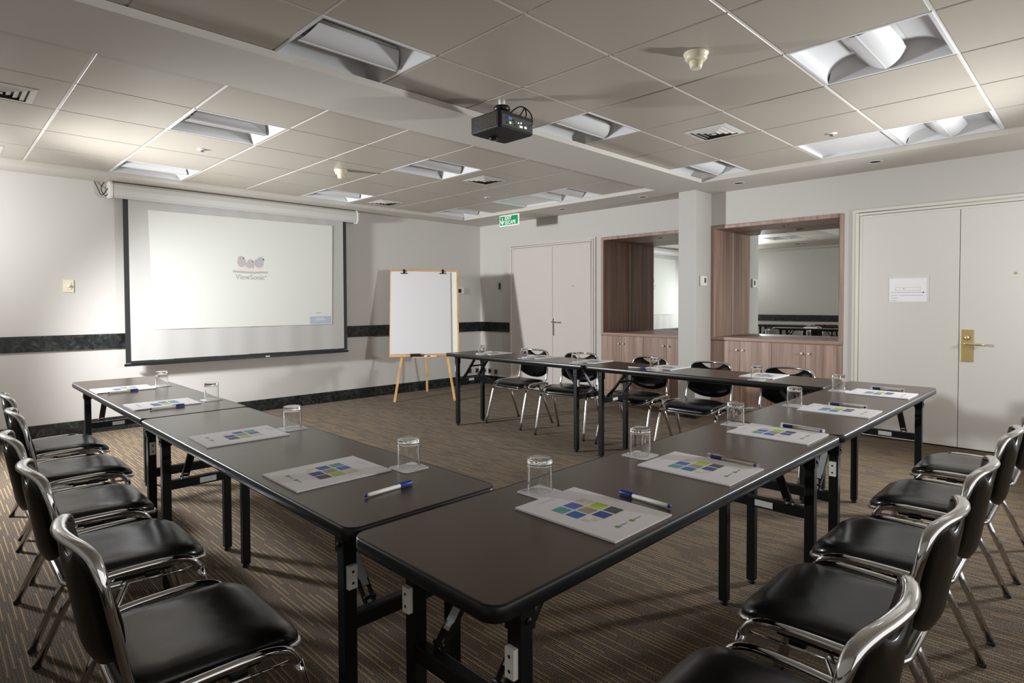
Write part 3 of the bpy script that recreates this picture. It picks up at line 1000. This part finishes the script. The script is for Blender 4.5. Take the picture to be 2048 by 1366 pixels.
mc.bar((-0.1, 0.06, pz + 0.106), (0.09, -0.06, pz + 0.106), 0.014, 0.006)
mc.build('mount_bracket', M_BLACK, pr)
cb2 = MB()
cb2.tube(smooth_path([(0.03, -0.02, pz + 0.125), (0.06, -0.06, pz + 0.165), (0.10, -0.08, pz + 0.18), (0.135, -0.115, pz + 0.14), (0.135, -0.13, pz + 0.075), (0.10, -0.13, pz + 0.045)], 6), 0.0042, 8)
cb2.tube(smooth_path([(0.05, -0.03, pz + 0.112), (0.085, -0.07, pz + 0.125), (0.11, -0.09, pz + 0.17), (0.112, -0.1, pz + 0.12), (0.09, -0.08, pz + 0.105)], 6), 0.0042, 8)
cb2.build('cable', M_CABLE, pr)

# ------------------------------------------------------------------ flip chart easel
FCA = math.atan2(-0.604, 0.797)
fc = empty('flip_chart', (-1.731, -0.863, 0), FCA, 'pine flip chart easel with a blank white pad in the far corner', 'flip chart')
TA = 0.25
PL = Matrix.Translation((0, 0, 0)) @ Matrix(((1, 0, 0, 0), (0, 1, TA, 0), (0, 0, 1, 0), (0, 0, 0, 1)))   # leaning plane: y += TA*z
ZB, ZT, SL, SR = 0.57, 1.713, -0.455, 0.452


def fbox(mb, x0, x1, y0, y1, z0, z1, mi=0):
    return mb.box(x0, x1, y0, y1, z0, z1, mi, PL)


f = MB()
fbox(f, SL, SL + 0.02, -0.012, 0.018, ZB, ZT)
fbox(f, SR - 0.022, SR, -0.012, 0.018, ZB, ZT)
f.build('frame_stile', M_PINE, fc, bevel=0.002, seg=1)
f = MB()
fbox(f, SL + 0.02, SR - 0.022, -0.012, 0.018, ZB, ZB + 0.028)
fbox(f, SL + 0.02, SR - 0.022, -0.012, 0.018, ZT - 0.022, ZT)
f.build('frame_rail', M_PINEH, fc, bevel=0.002, seg=1)
fbox(MB(), SL + 0.02, SR - 0.022, -0.004, 0.012, ZB + 0.028, ZT - 0.022).build('board', mat('board_cream', (226, 224, 212), 0.4), fc)
fbox(MB(), SL + 0.012, 0.345, -0.024, -0.0045, ZB + 0.035, ZT - 0.028).build('paper_pad', M_PAPER, fc, bevel=0.001, seg=1)
for x in (-0.27, 0.245):
    c = MB()
    fbox(c, x - 0.045, x + 0.045, -0.034, -0.0245, ZT - 0.05, ZT - 0.038)
    fbox(c, x - 0.014, x + 0.014, -0.032, 0.022, ZT - 0.04, ZT + 0.012)
    c.build('clip', mat('clip_dark', (58, 50, 44), 0.35, metal=0.6), fc, bevel=0.002, seg=1)
for sgn in (-1, 1):
    a = V((sgn * 0.385, 0, 0))
    b = V((sgn * 0.29, TA * 0.60 + 0.022, 0.60))
    MB().bar(a + V((0, 0.012, 0)), b, 0.032, 0.02, ref=(0, 1, 0)).build('leg', M_PINE, fc, bevel=0.002, seg=1)
MB().bar((0.02, 0.905, 0), (0.0, 0.47, 1.66), 0.032, 0.02, ref=(0, 1, 0)).build('leg', M_PINE, fc, bevel=0.002, seg=1)
t = MB()
TY = TA * (ZB - 0.006)
t.box(-0.16, 0.17, TY - 0.062, TY - 0.013, ZB - 0.012, ZB - 0.002)
t.box(-0.16, 0.17, TY - 0.066, TY - 0.060, ZB - 0.012, ZB + 0.004)
t.build('tray', M_PINEH, fc, bevel=0.0015, seg=1)
Rf = Matrix.Translation((-1.731, -0.863, 0)) @ Matrix.Rotation(FCA, 4, 'Z')


def fc_world(x, y, z):
    return Rf @ V((x, y, z))


er = empty('board_eraser', fc_world(-0.12, TY - 0.0365, ZB - 0.002), FCA, 'black felt eraser on the flip chart tray', 'eraser')
MB().box(-0.065, 0.065, -0.02, 0.02, 0.0, 0.018).build('felt', M_RUBBER, er, bevel=0.003)
MB().box(-0.066, 0.066, -0.021, 0.021, 0.018, 0.045).build('grip', mat('eraser_grip', (30, 30, 34), 0.45), er, bevel=0.004)
for k, (x, dy, col, lab) in enumerate(((0.02, -0.028, (58, 62, 160), 'blue capped marker on the flip chart tray beside the eraser'), (0.10, -0.04, (90, 92, 98), 'grey capped marker at the right end of the flip chart tray'))):
    mk = empty('marker', fc_world(x, TY + dy, ZB - 0.002 + 0.009), FCA, lab, 'marker')
    Mx = Matrix.Rotation(PI / 2, 4, 'Y')
    MB().lathe([(0.008, -0.03), (0.009, -0.028), (0.009, 0.052), (0.006, 0.055)], 14, M=Mx).build('barrel', M_WHITEP, mk)
    MB().lathe([(0.0095, -0.068), (0.0095, -0.028)], 14, M=Mx).build('cap', mat('marker_cap_%d' % k, col, 0.35), mk)


# ------------------------------------------------------------------ folding tables
def make_table(L, W):
    r = empty('folding_table')
    hx, hy = L / 2, W / 2
    MB().prism(rrect(hx - 0.006, hy - 0.006, 0.032, 8), -0.022, 0.0).build('tabletop', M_TOP, r, bevel=0.0015, seg=2)
    # rounded edge band
    vs, fs = [], []
    oc = rrect(hx, hy, 0.038, 8)
    ic = rrect(hx - 0.0065, hy - 0.0065, 0.0315, 8)
    rings = [(ic, -0.0008), ([(p[0] * 0.5 + q[0] * 0.5, p[1] * 0.5 + q[1] * 0.5) for p, q in zip(oc, ic)], 0.0004), (oc, -0.005), (oc, -0.026), ([(p[0] * 0.6 + q[0] * 0.4, p[1] * 0.6 + q[1] * 0.4) for p, q in zip(oc, ic)], -0.031), (ic, -0.031), (rrect(hx - 0.02, hy - 0.02, 0.02, 8), -0.024)]
    n = len(oc)
    for rg, z in rings:
        vs += [V((x, y, z)) for x, y in rg]
    for a in range(len(rings) - 1):
        for k in range(n):
            fs.append((a * n + k, a * n + (k + 1) % n, (a + 1) * n + (k + 1) % n, (a + 1) * n + k))
    MB().add(vs, fs, 0, True).build('edge_band', M_BLACK, r)
    LX, LY, lw = hx - 0.13, hy - 0.067, 0.035
    fr = MB()
    for s in (-1, 1):
        fr.box(-hx + 0.09, hx - 0.09, s * (LY) - 0.014, s * (LY) + 0.014, -0.048, -0.0235)
    fr.build('under_rail', M_STEEL, r, bevel=0.002, seg=1)
    for e in (-1, 1):
        for s in (-1, 1):
            lg = MB().box(e * LX - lw / 2, e * LX + lw / 2, s * LY - lw / 2, s * LY + lw / 2, -TH + 0.018, -0.05).build('leg', M_STEEL, r, bevel=0.003)
            hb = MB().box(e * LX - lw / 2 - 0.004, e * LX + lw / 2 + 0.004, s * LY - lw / 2 - 0.004, s * LY + lw / 2 + 0.004, -0.105, -0.0475)
            hb.tube([(e * LX, s * (LY + lw / 2 + 0.003), -0.083), (e * LX, s * (LY + lw / 2 + 0.008), -0.083)], 0.007, 10)
            hb.build('hinge_bracket', M_STEEL, lg, bevel=0.002, seg=1)
            MB().lathe([(0.013, -TH), (0.017, -TH + 0.004), (0.017, -TH + 0.012), (0.009, -TH + 0.019)], 14, M=Matrix.Translation((e * LX, s * LY, 0))).build('foot', M_RUBBER, lg)
            if s == 1 or True:
                x0 = e * (LX + lw / 2)
                bl = MB().box(min(x0, x0 + e * 0.012), max(x0, x0 + e * 0.012), s * LY - 0.012, s * LY + 0.012, -0.190, -0.132, 0)
                for dz in (-0.175, -0.147):
                    bl.lathe([(0.004, 0.0122), (0.004, 0.0128)], 10, 1, M=Matrix.Translation((x0, s * LY, dz)) @ Matrix.Rotation(e * PI / 2, 4, 'Y'))
                bl.build('bumper_block', [M_WHITEP, M_DARK], lg, bevel=0.0015, seg=1)
        cr = MB().box(e * LX - 0.015, e * LX + 0.015, -LY + lw / 2 - 0.002, LY - lw / 2 + 0.002, -0.302, -0.262).build('crossbar', M_STEEL, r, bevel=0.003)
        xi = e * (LX - 0.0155)
        MB().box(min(xi, xi - e * 0.002), max(xi, xi - e * 0.002), -0.035, 0.035, -0.294, -0.270).build('label_plate', M_LABEL, cr)
        for s in (-1, 1):
            yy = s * 0.097
            st = MB()
            a = V((e * (LX - 0.010), yy, -0.262))
            b = V((e * (LX - 0.20), yy, -0.028))
            k = a + (b - a) * 0.14
            st.bar(k, b, 0.03, 0.014, 0, ref=(e, 0, 1))
            st.build('strut', [M_STEEL, M_STRUT], r, bevel=0.002, seg=1)
            br = MB()
            for q in (-1, 1):
                br.bar(a + V((0, q * 0.012, 0)), k + V((0, q * 0.012, 0)) + (b - a) * 0.06, 0.003, 0.018, 0, ref=(e, 0, 1))
            br.tube([a + V((0, -0.016, 0.014)), a + V((0, 0.016, 0.014))], 0.005, 8)
            br.build('strut_hinge', M_STEEL, r)
            # bright inner face of the channel strut, turned to the table end
            d = (b - k).normalized()
            nrm = V((d.z, 0, -d.x))
            if nrm.x * e < 0:
                nrm = -nrm
            ff = MB()
            o = nrm * 0.0074
            sd = V((0, 0.0125, 0))
            ff.quad([k + o - sd, k + o + sd, b + o + sd, b + o - sd])
            ff.build('strut_face', M_STRUT, r)
        mid = V((e * (LX - 0.12), 0, -0.128))
        MB().tube([mid + V((0, -0.097, 0)), mid + V((0, 0.097, 0))], 0.008, 8).build('strut_rod', M_STEEL, r)
    return r


TABLES = [
    ('A1', -5.363, -3.107, 1.80, 0.468, PI / 2, 'dark brown folding table at the far end of the left row, by the screen wall'),
    ('A2', -5.372, -4.931, 1.83, 0.468, PI / 2, 'dark brown folding table in the left row, touching the nearest corner table'),
    ('B1', -4.706, -6.098, 1.815, 0.47, 0.0, 'dark brown folding table nearest the viewer, forming the corner of the layout'),
    ('B2', -2.905, -6.100, 1.775, 0.47, 0.0, 'dark brown folding table at the right, by the cream double door'),
    ('C1', -2.205, -3.098, 1.83, 0.476, PI / 2, 'dark brown folding table in the far row, beside the flip chart'),
    ('C2', -2.218, -4.932, 1.82, 0.476, PI / 2, 'dark brown folding table in the far row, in front of the pillar'),
    ('D1', -6.93, -2.05, 1.82, 0.45, PI / 2, 'dark folding table against the side wall, seen only in the right mirror'),
]
for nm, x, y, L, W, rz, lab in TABLES:
    t = make_table(L, W)
    t.location = (x, y, TH)
    t.rotation_euler = (0, 0, rz)
    tag(t, lab, 'table', 'dark folding tables in the square layout')


# a few dark red folded napkins lie on the side table (they show in the right mirror)
for k, (y, lab) in enumerate(((-2.55, 'dark red folded napkin on the side table, seen in the right mirror, farther one'), (-2.78, 'dark red folded napkin on the side table, seen at the right mirror edge'))):
    nk = MB().box(-0.09, 0.09, -0.09, 0.09, 0, 0.012)
    nk.box(-0.088, 0.085, -0.09, 0.088, 0.0125, 0.024)
    o = nk.build('folded_napkin', mat('napkin_red_%d' % k, (112, 52, 46), 0.85, var=0.1, scale=40), bevel=0.004)
    o.location = (-6.9, y, TH + 0.0006)
    tag(o, lab, 'napkin', 'folded napkins on the side table')


# ------------------------------------------------------------------ chairs
def bx_at(z):
    # backrest plane offset (local x) against height
    t = (z - 0.44) / 0.32
    return -0.168 - 0.052 * t


def plan(y):
    return -0.034 * (1 - min(1.0, abs(y) / 0.2) ** 2)


def seat_z(x):
    t = max(0.0, (x - 0.08) / 0.14)
    return -0.032 * t * t


def make_chair():
    r = empty('stacking_chair')
    out = []
    N = 48
    # outline: rounded, slightly wider in front
    base = rrect(0.197, 0.206, 0.07, 11, cx=0.018)
    base = [(x, y * (1.0 if x > 0 else 1 + 0.10 * x / 0.215)) for x, y in base]
    n = len(base)
    rings = [(0.955, -0.020), (0.985, -0.012), (1.0, 0.0), (0.99, 0.010), (0.955, 0.019), (0.88, 0.0245), (0.7, 0.0265), (0.45, 0.025), (0.2, 0.0235)]
    vs, fs = [], []
    for s, z in rings:
        vs += [V((0.018 + (x - 0.018) * s, y * s, 0.431 + z + seat_z(0.018 + (x - 0.018) * s))) for x, y in base]
    for a in range(len(rings) - 1):
        for k in range(n):
            fs.append((a * n + k, a * n + (k + 1) % n, (a + 1) * n + (k + 1) % n, (a + 1) * n + k))
    fs.append(tuple(range(n))[::-1])
    fs.append(tuple((len(rings) - 1) * n + k for k in range(n)))
    MB().add(vs, fs, 0, True).build('seat', M_VINYL, r)
    MB().tube([(x * 1.0, y * 1.0, 0.418 + seat_z(x)) for x, y in base], 0.0085, 10, closed=True).build('seat_trim', M_CHROME, r)
    for s in (-1, 1):
        fl = MB().tube(smooth_path([(0.278, s * 0.252, 0.008), (0.210, s * 0.245, 0.25), (0.172, s * 0.241, 0.385)], 4), 0.012, 12).build('leg', M_CHROME, r)
        MB().lathe([(0.0125, 0.0), (0.0135, 0.003), (0.0132, 0.013)], 12, M=Matrix.Translation((0.2795, s * 0.2523, 0))).build('rubber_tip', M_RUBBER, fl)
        rl = MB().tube(smooth_path([(-0.035, s * 0.226, 0.398), (-0.12, s * 0.222, 0.400), (-0.158, s * 0.220, 0.410), (-0.150, s * 0.228, 0.424), (-0.09, s * 0.237, 0.437), (0.04, s * 0.242, 0.440), (0.105, s * 0.243, 0.436), (0.148, s * 0.242, 0.419), (0.172, s * 0.241, 0.385)], 5), 0.0115, 12)
        rl.build('side_rail', M_CHROME, r)
        rg = MB().tube([(-0.207, s * 0.247, 0.008), (-0.035, s * 0.226, 0.400)], 0.012, 12).build('leg', M_CHROME, r)
        MB().lathe([(0.0125, 0.0), (0.0135, 0.003), (0.0132, 0.013)], 12, M=Matrix.Translation((-0.2075, s * 0.247, 0))).build('rubber_tip', M_RUBBER, rg)
        MB().tube([(0.165, s * 0.238, 0.392), (-0.06, s * 0.226, 0.396)], 0.0045, 8).build('stretcher', M_CHROME, r)
    MB().box(-0.12, 0.10, -0.2, 0.2, 0.395, 0.411).box(0.02, 0.06, -0.226, 0.226, 0.394, 0.408).box(-0.08, -0.04, -0.226, 0.226, 0.394, 0.408).build('seat_pan', M_STEEL, r, bevel=0.003)
    # back frame: flattened chrome tube
    half = [(-0.06, 0.200, 0.405), (-0.125, 0.200, 0.412), (-0.160, 0.199, 0.438), (bx_at(0.48), 0.198, 0.49), (bx_at(0.56), 0.196, 0.56), (bx_at(0.64), 0.192, 0.64), (bx_at(0.70), 0.183, 0.70), (bx_at(0.735), 0.162, 0.736), (bx_at(0.752) - 0.004, 0.122, 0.751), (bx_at(0.757) - 0.012, 0.065, 0.756), (bx_at(0.757) - 0.017, 0.0, 0.7575)]
    path = half + [(x, -y, z) for x, y, z in half[-2::-1]]
    pth = smooth_path(path, 5)
    pth = [V((p.x + (plan(p.y) * 0.6 if p.z > 0.6 else 0), p.y, p.z)) for p in pth]
    MB().tube(pth, [0.0100 + 0.0050 * min(1.0, max(0.0, (p.z - 0.67) / 0.08)) for p in pth], 14, ry=0.0095, ref=(1, 0, 0)).build('back_frame', M_CHROME, r)
    # moulded back with a hand hole under the top tube
    nu, nv = 32, 14
    HB = 0.187
    vs, fs = [], []

    def top(y):
        yy = abs(y)
        if yy < 0.105:
            return 0.752 - 0.046 * (math.cos(yy / 0.105 * PI / 2) ** 0.9)
        t = max(0.0, (yy - 0.135) / 0.05)
        return 0.752 - 0.045 * min(1.4, t) ** 2.2

    def bot(y):
        return 0.468 + 0.058 * (abs(y) / HB) ** 2.4
    for side in (0, 1):
        for a in range(nu + 1):
            y = -HB + 2 * HB * a / nu
            z0, z1 = bot(y), top(y)
            for b in range(nv + 1):
                t = b / nv
                z = z0 + (z1 - z0) * t
                e = min(1.0, min(t, 1 - t) * 7) ** 0.5 * min(1.0, (1 - abs(y) / HB) * 9) ** 0.5
                x = bx_at(z) + plan(y)
                x += (0.003 + e * (0.013 + 0.014 * math.exp(-((z - 0.585) / 0.085) ** 2))) if side == 0 else (-0.003 - 0.009 * e)
                vs.append(V((x, y, z)))
    W_ = nv + 1
    off = (nu + 1) * W_
    for a in range(nu):
        for b in range(nv):
            k = a * W_ + b
            fs.append((k, k + W_, k + W_ + 1, k + 1))
            fs.append((off + k, off + k + 1, off + k + W_ + 1, off + k + W_))
        for b in (0, nv):
            k = a * W_ + b
            fs.append((k, k + W_, off + k + W_, off + k))
    for a in (0, nu):
        for b in range(nv):
            k = a * W_ + b
            fs.append((k, k + 1, off + k + 1, off + k))
    MB().add(vs, fs, 0, True).build('backrest', M_BACKV, r)
    rv = MB()
    for s in (-1, 1):
        rv.lathe([(0.006, 0), (0.006, 0.004), (0.003, 0.006)], 10, M=Matrix.Translation((bx_at(0.57) - 0.008, s * 0.172, 0.585)) @ Matrix.Rotation(-PI / 2, 4, 'Y'))
    rv.build('rivet', M_CHROME, r)
    return r


CH = []
L_lab = ['black and chrome chair of the left row farthest from the viewer, by the screen wall', 'second chair from the screen wall in the left row', 'middle black and chrome chair of the five in the left row',
         'fourth chair from the screen wall in the left row, just behind the nearest one', 'black and chrome chair nearest the viewer at bottom left, seat fully in view']
for k, (x, y, rz) in enumerate(((-5.725, -2.71, 0.0), (-5.75, -3.39, 0.0), (-5.815, -4.065, 0.0), (-5.815, -4.69, 0.0), (-5.815, -5.42, 0.0))):
    CH.append((x, y, rz, L_lab[k], 'chairs along the left row of tables'))
R_lab = ['black and chrome chair at the right edge, farthest from the viewer in the right row', 'second farthest chair of the row in front of the cream door', 'middle chair of the five at the bottom right', 'second nearest chair of the five at the bottom right, whole seat visible',
         'black and chrome chair nearest the viewer at the bottom edge, cropped by the photo']
for k, (x, y, rz) in enumerate(((-2.595, -6.565, PI / 2), (-3.275, -6.55, PI / 2), (-3.955, -6.545, PI / 2), (-4.515, -6.545, PI / 2), (-5.14, -6.56, PI / 2))):
    CH.append((x, y, rz, R_lab[k], 'chairs along the near right row of tables'))
C_lab = ['chair of the far row farthest from the viewer, in front of the beige door', 'second chair of the far row, turned slightly, at the joint of two tables', 'middle chair of the far row, in front of the left walnut cabinet', 'fourth chair of the far row, in front of the pillar', 'chair of the far row nearest the viewer, in front of the right walnut cabinet']
for k, (x, y, rz) in enumerate(((-1.82, -2.69, PI), (-1.82, -3.37, PI + 0.24), (-1.76, -4.08, PI), (-1.82, -4.70, PI), (-1.82, -5.33, PI))):
    CH.append((x, y, rz, C_lab[k], 'chairs along the far row of tables'))
chair0 = make_chair()
for k, (x, y, rz, lab, grp) in enumerate(CH):
    o = chair0 if k == 0 else dup(chair0)
    o.location = (x, y, 0)
    o.rotation_euler = (0, 0, rz)
    tag(o, lab, 'chair', grp)


# ------------------------------------------------------------------ place settings
def make_pad():
    # local x towards the head of the pad (away from the sitter), y to the left
    mb = MB()
    mb.box(-0.15, 0.15, -0.115, 0.115, 0.0, 0.0045, 0)
    z = 0.0048
    sq, gp = 0.0375, 0.0446
    # nine squares set as a lozenge: middle column shifted
    cells = [(0, 1, 0), (0, 0, 1), (0, -1, 2), (1, 1, 3), (1, 0, 4), (1, -1, 5), (2, 1, 6), (2, 0, 7), (2, -1, 8)]
    for r_, c_, ci in cells:
        cx = 0.055 - r_ * gp
        cy = c_ * gp + 0.004
        hs_ = sq / 2
        if ci == 6:
            mb.quad([V((cx + a, cy + b, z)) for a, b in ((-0.004, 0.006), (hs_, 0.004), (hs_ - 0.004, hs_), (-0.002, hs_))], 1 + ci)
            mb.quad([V((cx + a, cy + b, z)) for a, b in ((-hs_, -hs_), (0.002, -hs_ + 0.004), (0.0, 0.0), (-hs_ + 0.006, 0.002))], 1 + ci)
            continue
        mb.quad([V((cx + a, cy + b, z)) for a, b in ((-hs_, -hs_), (hs_, -hs_), (hs_, hs_), (-hs_, hs_))], 1 + ci)
    for cy in (0.028, -0.028):
        mb.quad([V((-0.105 + a, cy + b, z)) for a, b in ((-0.006, 0.008), (0.006, 0.008), (0.006, 0.020), (-0.006, 0.020))], 10)
        mb.quad([V((-0.105 + a, cy + b, z)) for a, b in ((-0.0015, -0.022), (0.0015, -0.022), (0.0015, 0.006), (-0.0015, 0.006))], 11)
    for cx, ln in ((0.128, 0.05), (0.121, 0.035)):
        mb.quad([V((cx + a, 0.03 + b, z)) for a, b in ((-0.0008, -ln), (0.0008, -ln), (0.0008, ln * 0.6), (-0.0008, ln * 0.6))], 12)
    o = mb.build('notepad', [M_PAD] + PADC + [M_INKG, M_INK, mat('print_pale_blue', (172, 188, 208), 0.7)])
    return o


def make_coaster():
    mb = MB().prism(rrect(0.047, 0.047, 0.012, 5), 0, 0.0018, 0)
    mb.quad([V((a, b, 0.002)) for a, b in ((0.034, 0.012), (0.037, 0.012), (0.037, -0.026), (0.034, -0.026))], 1)
    mb.quad([V((a, b, 0.002)) for a, b in ((0.033, 0.022), (0.038, 0.022), (0.038, 0.027), (0.033, 0.027))], 1)
    return mb.build('coaster', [M_PAD, M_INK])


def make_glass():
    # tumbler standing on its rim, thick base uppermost
    prof = [(0.0350, 0.0), (0.0356, 0.0004), (0.0358, 0.0012), (0.0357, 0.004), (0.0350, 0.055), (0.0348, 0.0705), (0.0347, 0.0735), (0.0344, 0.0760), (0.0342, 0.082), (0.0340, 0.0875), (0.0336, 0.0892), (0.0328, 0.0902), (0.0312, 0.0906), (0.0300, 0.0906), (0.012, 0.0899), (0.0, 0.0898)]
    inner = [(0.0, 0.0758), (0.012, 0.0757), (0.0290, 0.0752), (0.0310, 0.0746), (0.0322, 0.0732), (0.0327, 0.0712), (0.0328, 0.068), (0.0331, 0.05), (0.0340, 0.004), (0.0341, 0.0012), (0.0343, 0.0004), (0.0346, 0.0)]
    vs, fs = [], []
    n = 40
    P = prof + inner
    idx = []
    for r_, z in P:
        if r_ == 0:
            idx.append([len(vs)])
            vs.append(V((0, 0, z)))
        else:
            idx.append(list(range(len(vs), len(vs) + n)))
            vs += [V((r_ * math.cos(2 * PI * k / n), r_ * math.sin(2 * PI * k / n), z)) for k in range(n)]
    for a in range(len(P)):
        A, B = idx[a], idx[(a + 1) % len(P)]
        if len(A) == 1 and len(B) == 1:
            continue
        for k in range(n):
            k2 = (k + 1) % n
            if len(A) == 1:
                fs.append((A[0], B[k], B[k2]))
            elif len(B) == 1:
                fs.append((A[k], A[k2], B[0]))
            else:
                fs.append((A[k], A[k2], B[k2], B[k]))
    return MB().add(vs, fs, 0, True).build('drinking_glass', M_GLASS)


def make_pen(sleeve):
    r = empty('pen')
    Mx = Matrix.Rotation(PI / 2, 4, 'Y')
    MB().lathe([(0.002, -0.078), (0.0045, -0.072), (0.0052, -0.06), (0.0052, 0.038)], 14, M=Mx).build('barrel', M_WHITEP, r)
    MB().lathe([(0.0056, 0.036), (0.006, 0.038), (0.006, 0.074), (0.004, 0.078)], 14, M=Mx).build('cap', M_BLUE, r)
    MB().lathe([(0.0025, -0.079), (0.0042, -0.0775), (0.0047, -0.070)], 12, M=Mx).build('end_plug', M_BLUE, r)
    MB().box(0.02, 0.074, -0.0015, 0.0015, 0.006, 0.0085).build('clip', M_BLUE, r, bevel=0.0006, seg=1)
    if sleeve:
        s = MB()
        hw, hh, ln = 0.0125, 0.0095, 0.084
        prof = [(-hw, -0.0058), (hw, -0.0058), (hw * 0.8, hh), (-hw * 0.8, hh)]
        vs = []
        for k in (1.0, 0.93):
            for x in (-ln * (1 if k == 1 else 0.99), ln * (1 if k == 1 else 0.99)):
                vs += [V((x, y * k, z * k)) for y, z in prof]
        fs = []
        for b0, inv in ((0, False), (8, True)):
            q = [(b0, b0 + 1, b0 + 2, b0 + 3), (b0 + 7, b0 + 6, b0 + 5, b0 + 4)] + [(b0 + i, b0 + 4 + i, b0 + 4 + (i + 1) % 4, b0 + (i + 1) % 4) for i in range(4)]
            fs += q
        s.add(vs, fs)
        me = bpy.data.meshes.new('clear_sleeve')
        me.from_pydata(s.v, [], [f if i < 6 else f[::-1] for i, f in enumerate(s.f)])
        me.materials.append(M_SLEEVE)
        o = bpy.data.objects.new('clear_sleeve', me)
        COL.objects.link(o)
        o.parent = r
    return r


# (row, pad centre, pad heading, glass centre, pen ends (cap end first), sleeve?)
ZP = TH + 0.0006
SET = [
    ('A', (-5.432, -2.845), 0.0, (-5.228, -2.86), ((-5.383, -2.990), (-5.54, -3.000)), 0),
    ('A', (-5.418, -3.63), 0.0, (-5.193, -3.664), ((-5.355, -3.775), (-5.51, -3.780)), 0),
    ('A', (-5.419, -4.68), -0.02, (-5.211, -4.689), None, 0),
    ('A', (-5.42, -5.39), 0.0, (-5.213, -5.516), ((-5.301, -5.664), (-5.466, -5.674)), 0),
    ('B', (-5.129, -6.164), PI / 2, (-5.103, -5.968), ((-4.966, -6.130), (-4.973, -6.288)), 0),
    ('B', (-4.583, -6.160), PI / 2, (-4.582, -5.945), ((-4.452, -6.128), (-4.462, -6.285)), 1),
    ('B', (-3.929, -6.142), PI / 2, (-3.873, -5.949), ((-3.783, -6.107), (-3.80, -6.264)), 1),
    ('B', (-3.232, -6.158), PI / 2, (-3.235, -5.957), ((-3.09, -6.075), (-3.09, -6.232)), 1),
    ('B', (-2.51, -6.160), PI / 2, (-2.545, -5.953), ((-2.324, -6.070), (-2.335, -6.227)), 1),
    ('C', (-2.13, -2.60), PI, (-2.312, -2.613), ((-2.19, -2.475), (-2.03, -2.47)), 0),
    ('C', (-2.12, -3.24), PI, (-2.331, -3.223), ((-2.20, -3.105), (-2.05, -3.09)), 0),
    ('C', (-2.13, -3.87), PI + 0.05, (-2.335, -3.839), None, 0),
    ('C', (-2.13, -4.60), PI, (-2.345, -4.618), ((-2.33, -4.53), (-2.345, -4.375)), 0),
    ('C', (-2.13, -5.36), PI, (-2.38, -5.412), None, 0),
]
WHERE = [
    'at the screen wall end, left row',
    'second from the screen wall, left row',
    'third from the screen wall, left row',
    'nearest the corner, left row',
    'nearest the viewer, right row',
    'second nearest the viewer, right row',
    'just before the table joint, right row',
    'just past the table joint, right row',
    'nearest the cream door, right row',
    'nearest the flip chart, far row',
    'second from the flip chart, far row',
    'just before the table joint, far row',
    'before the left walnut cabinet, far row',
    'before the right walnut cabinet, far row',
]
pad0, coa0, gl0 = make_pad(), make_coaster(), make_glass()
pen0, pen1 = make_pen(False), make_pen(True)
used = {}
for k, ((row, pc, ph, gc, pn_, sl), wh) in enumerate(zip(SET, WHERE)):
    for key, src, x, y, z, rz, nm, cat, grp in (('pad', pad0, pc[0], pc[1], ZP, ph, 'white notepad with coloured squares, ', 'notepad', 'printed notepads on the tables'),
                                                ('coa', coa0, gc[0], gc[1], ZP, ph, 'small white coaster under a glass, ', 'coaster', 'white coasters under the glasses'),
                                                ('gls', gl0, gc[0], gc[1], ZP + 0.0026, 0.0, 'clear upturned tumbler, ', 'glass', 'upturned tumblers on the tables')):
        o = src if key not in used else dup(src)
        used[key] = 1
        o.location = (x, y, z)
        o.rotation_euler = (0, 0, rz)
        tag(o, nm + wh, cat, grp)
    if pn_:
        (ax, ay), (bx, by) = pn_
        key = 'pen%d' % sl
        src = pen1 if sl else pen0
        o = src if key not in used else dup(src)
        used[key] = 1
        cx, cy = (ax + bx) / 2, (ay + by) / 2
        on_pad = abs((cx - pc[0]) * math.cos(ph) + (cy - pc[1]) * math.sin(ph)) < 0.22 and abs(-(cx - pc[0]) * math.sin(ph) + (cy - pc[1]) * math.cos(ph)) < 0.118
        o.location = (cx, cy, ZP + 0.0062 + (0.0048 if on_pad else 0))
        o.rotation_euler = (0, 0, math.atan2(ay - by, ax - bx))
        tag(o, ('blue pen in a clear sleeve, ' if sl else 'blue and white pen, ') + wh, 'pen', 'blue and white pens')
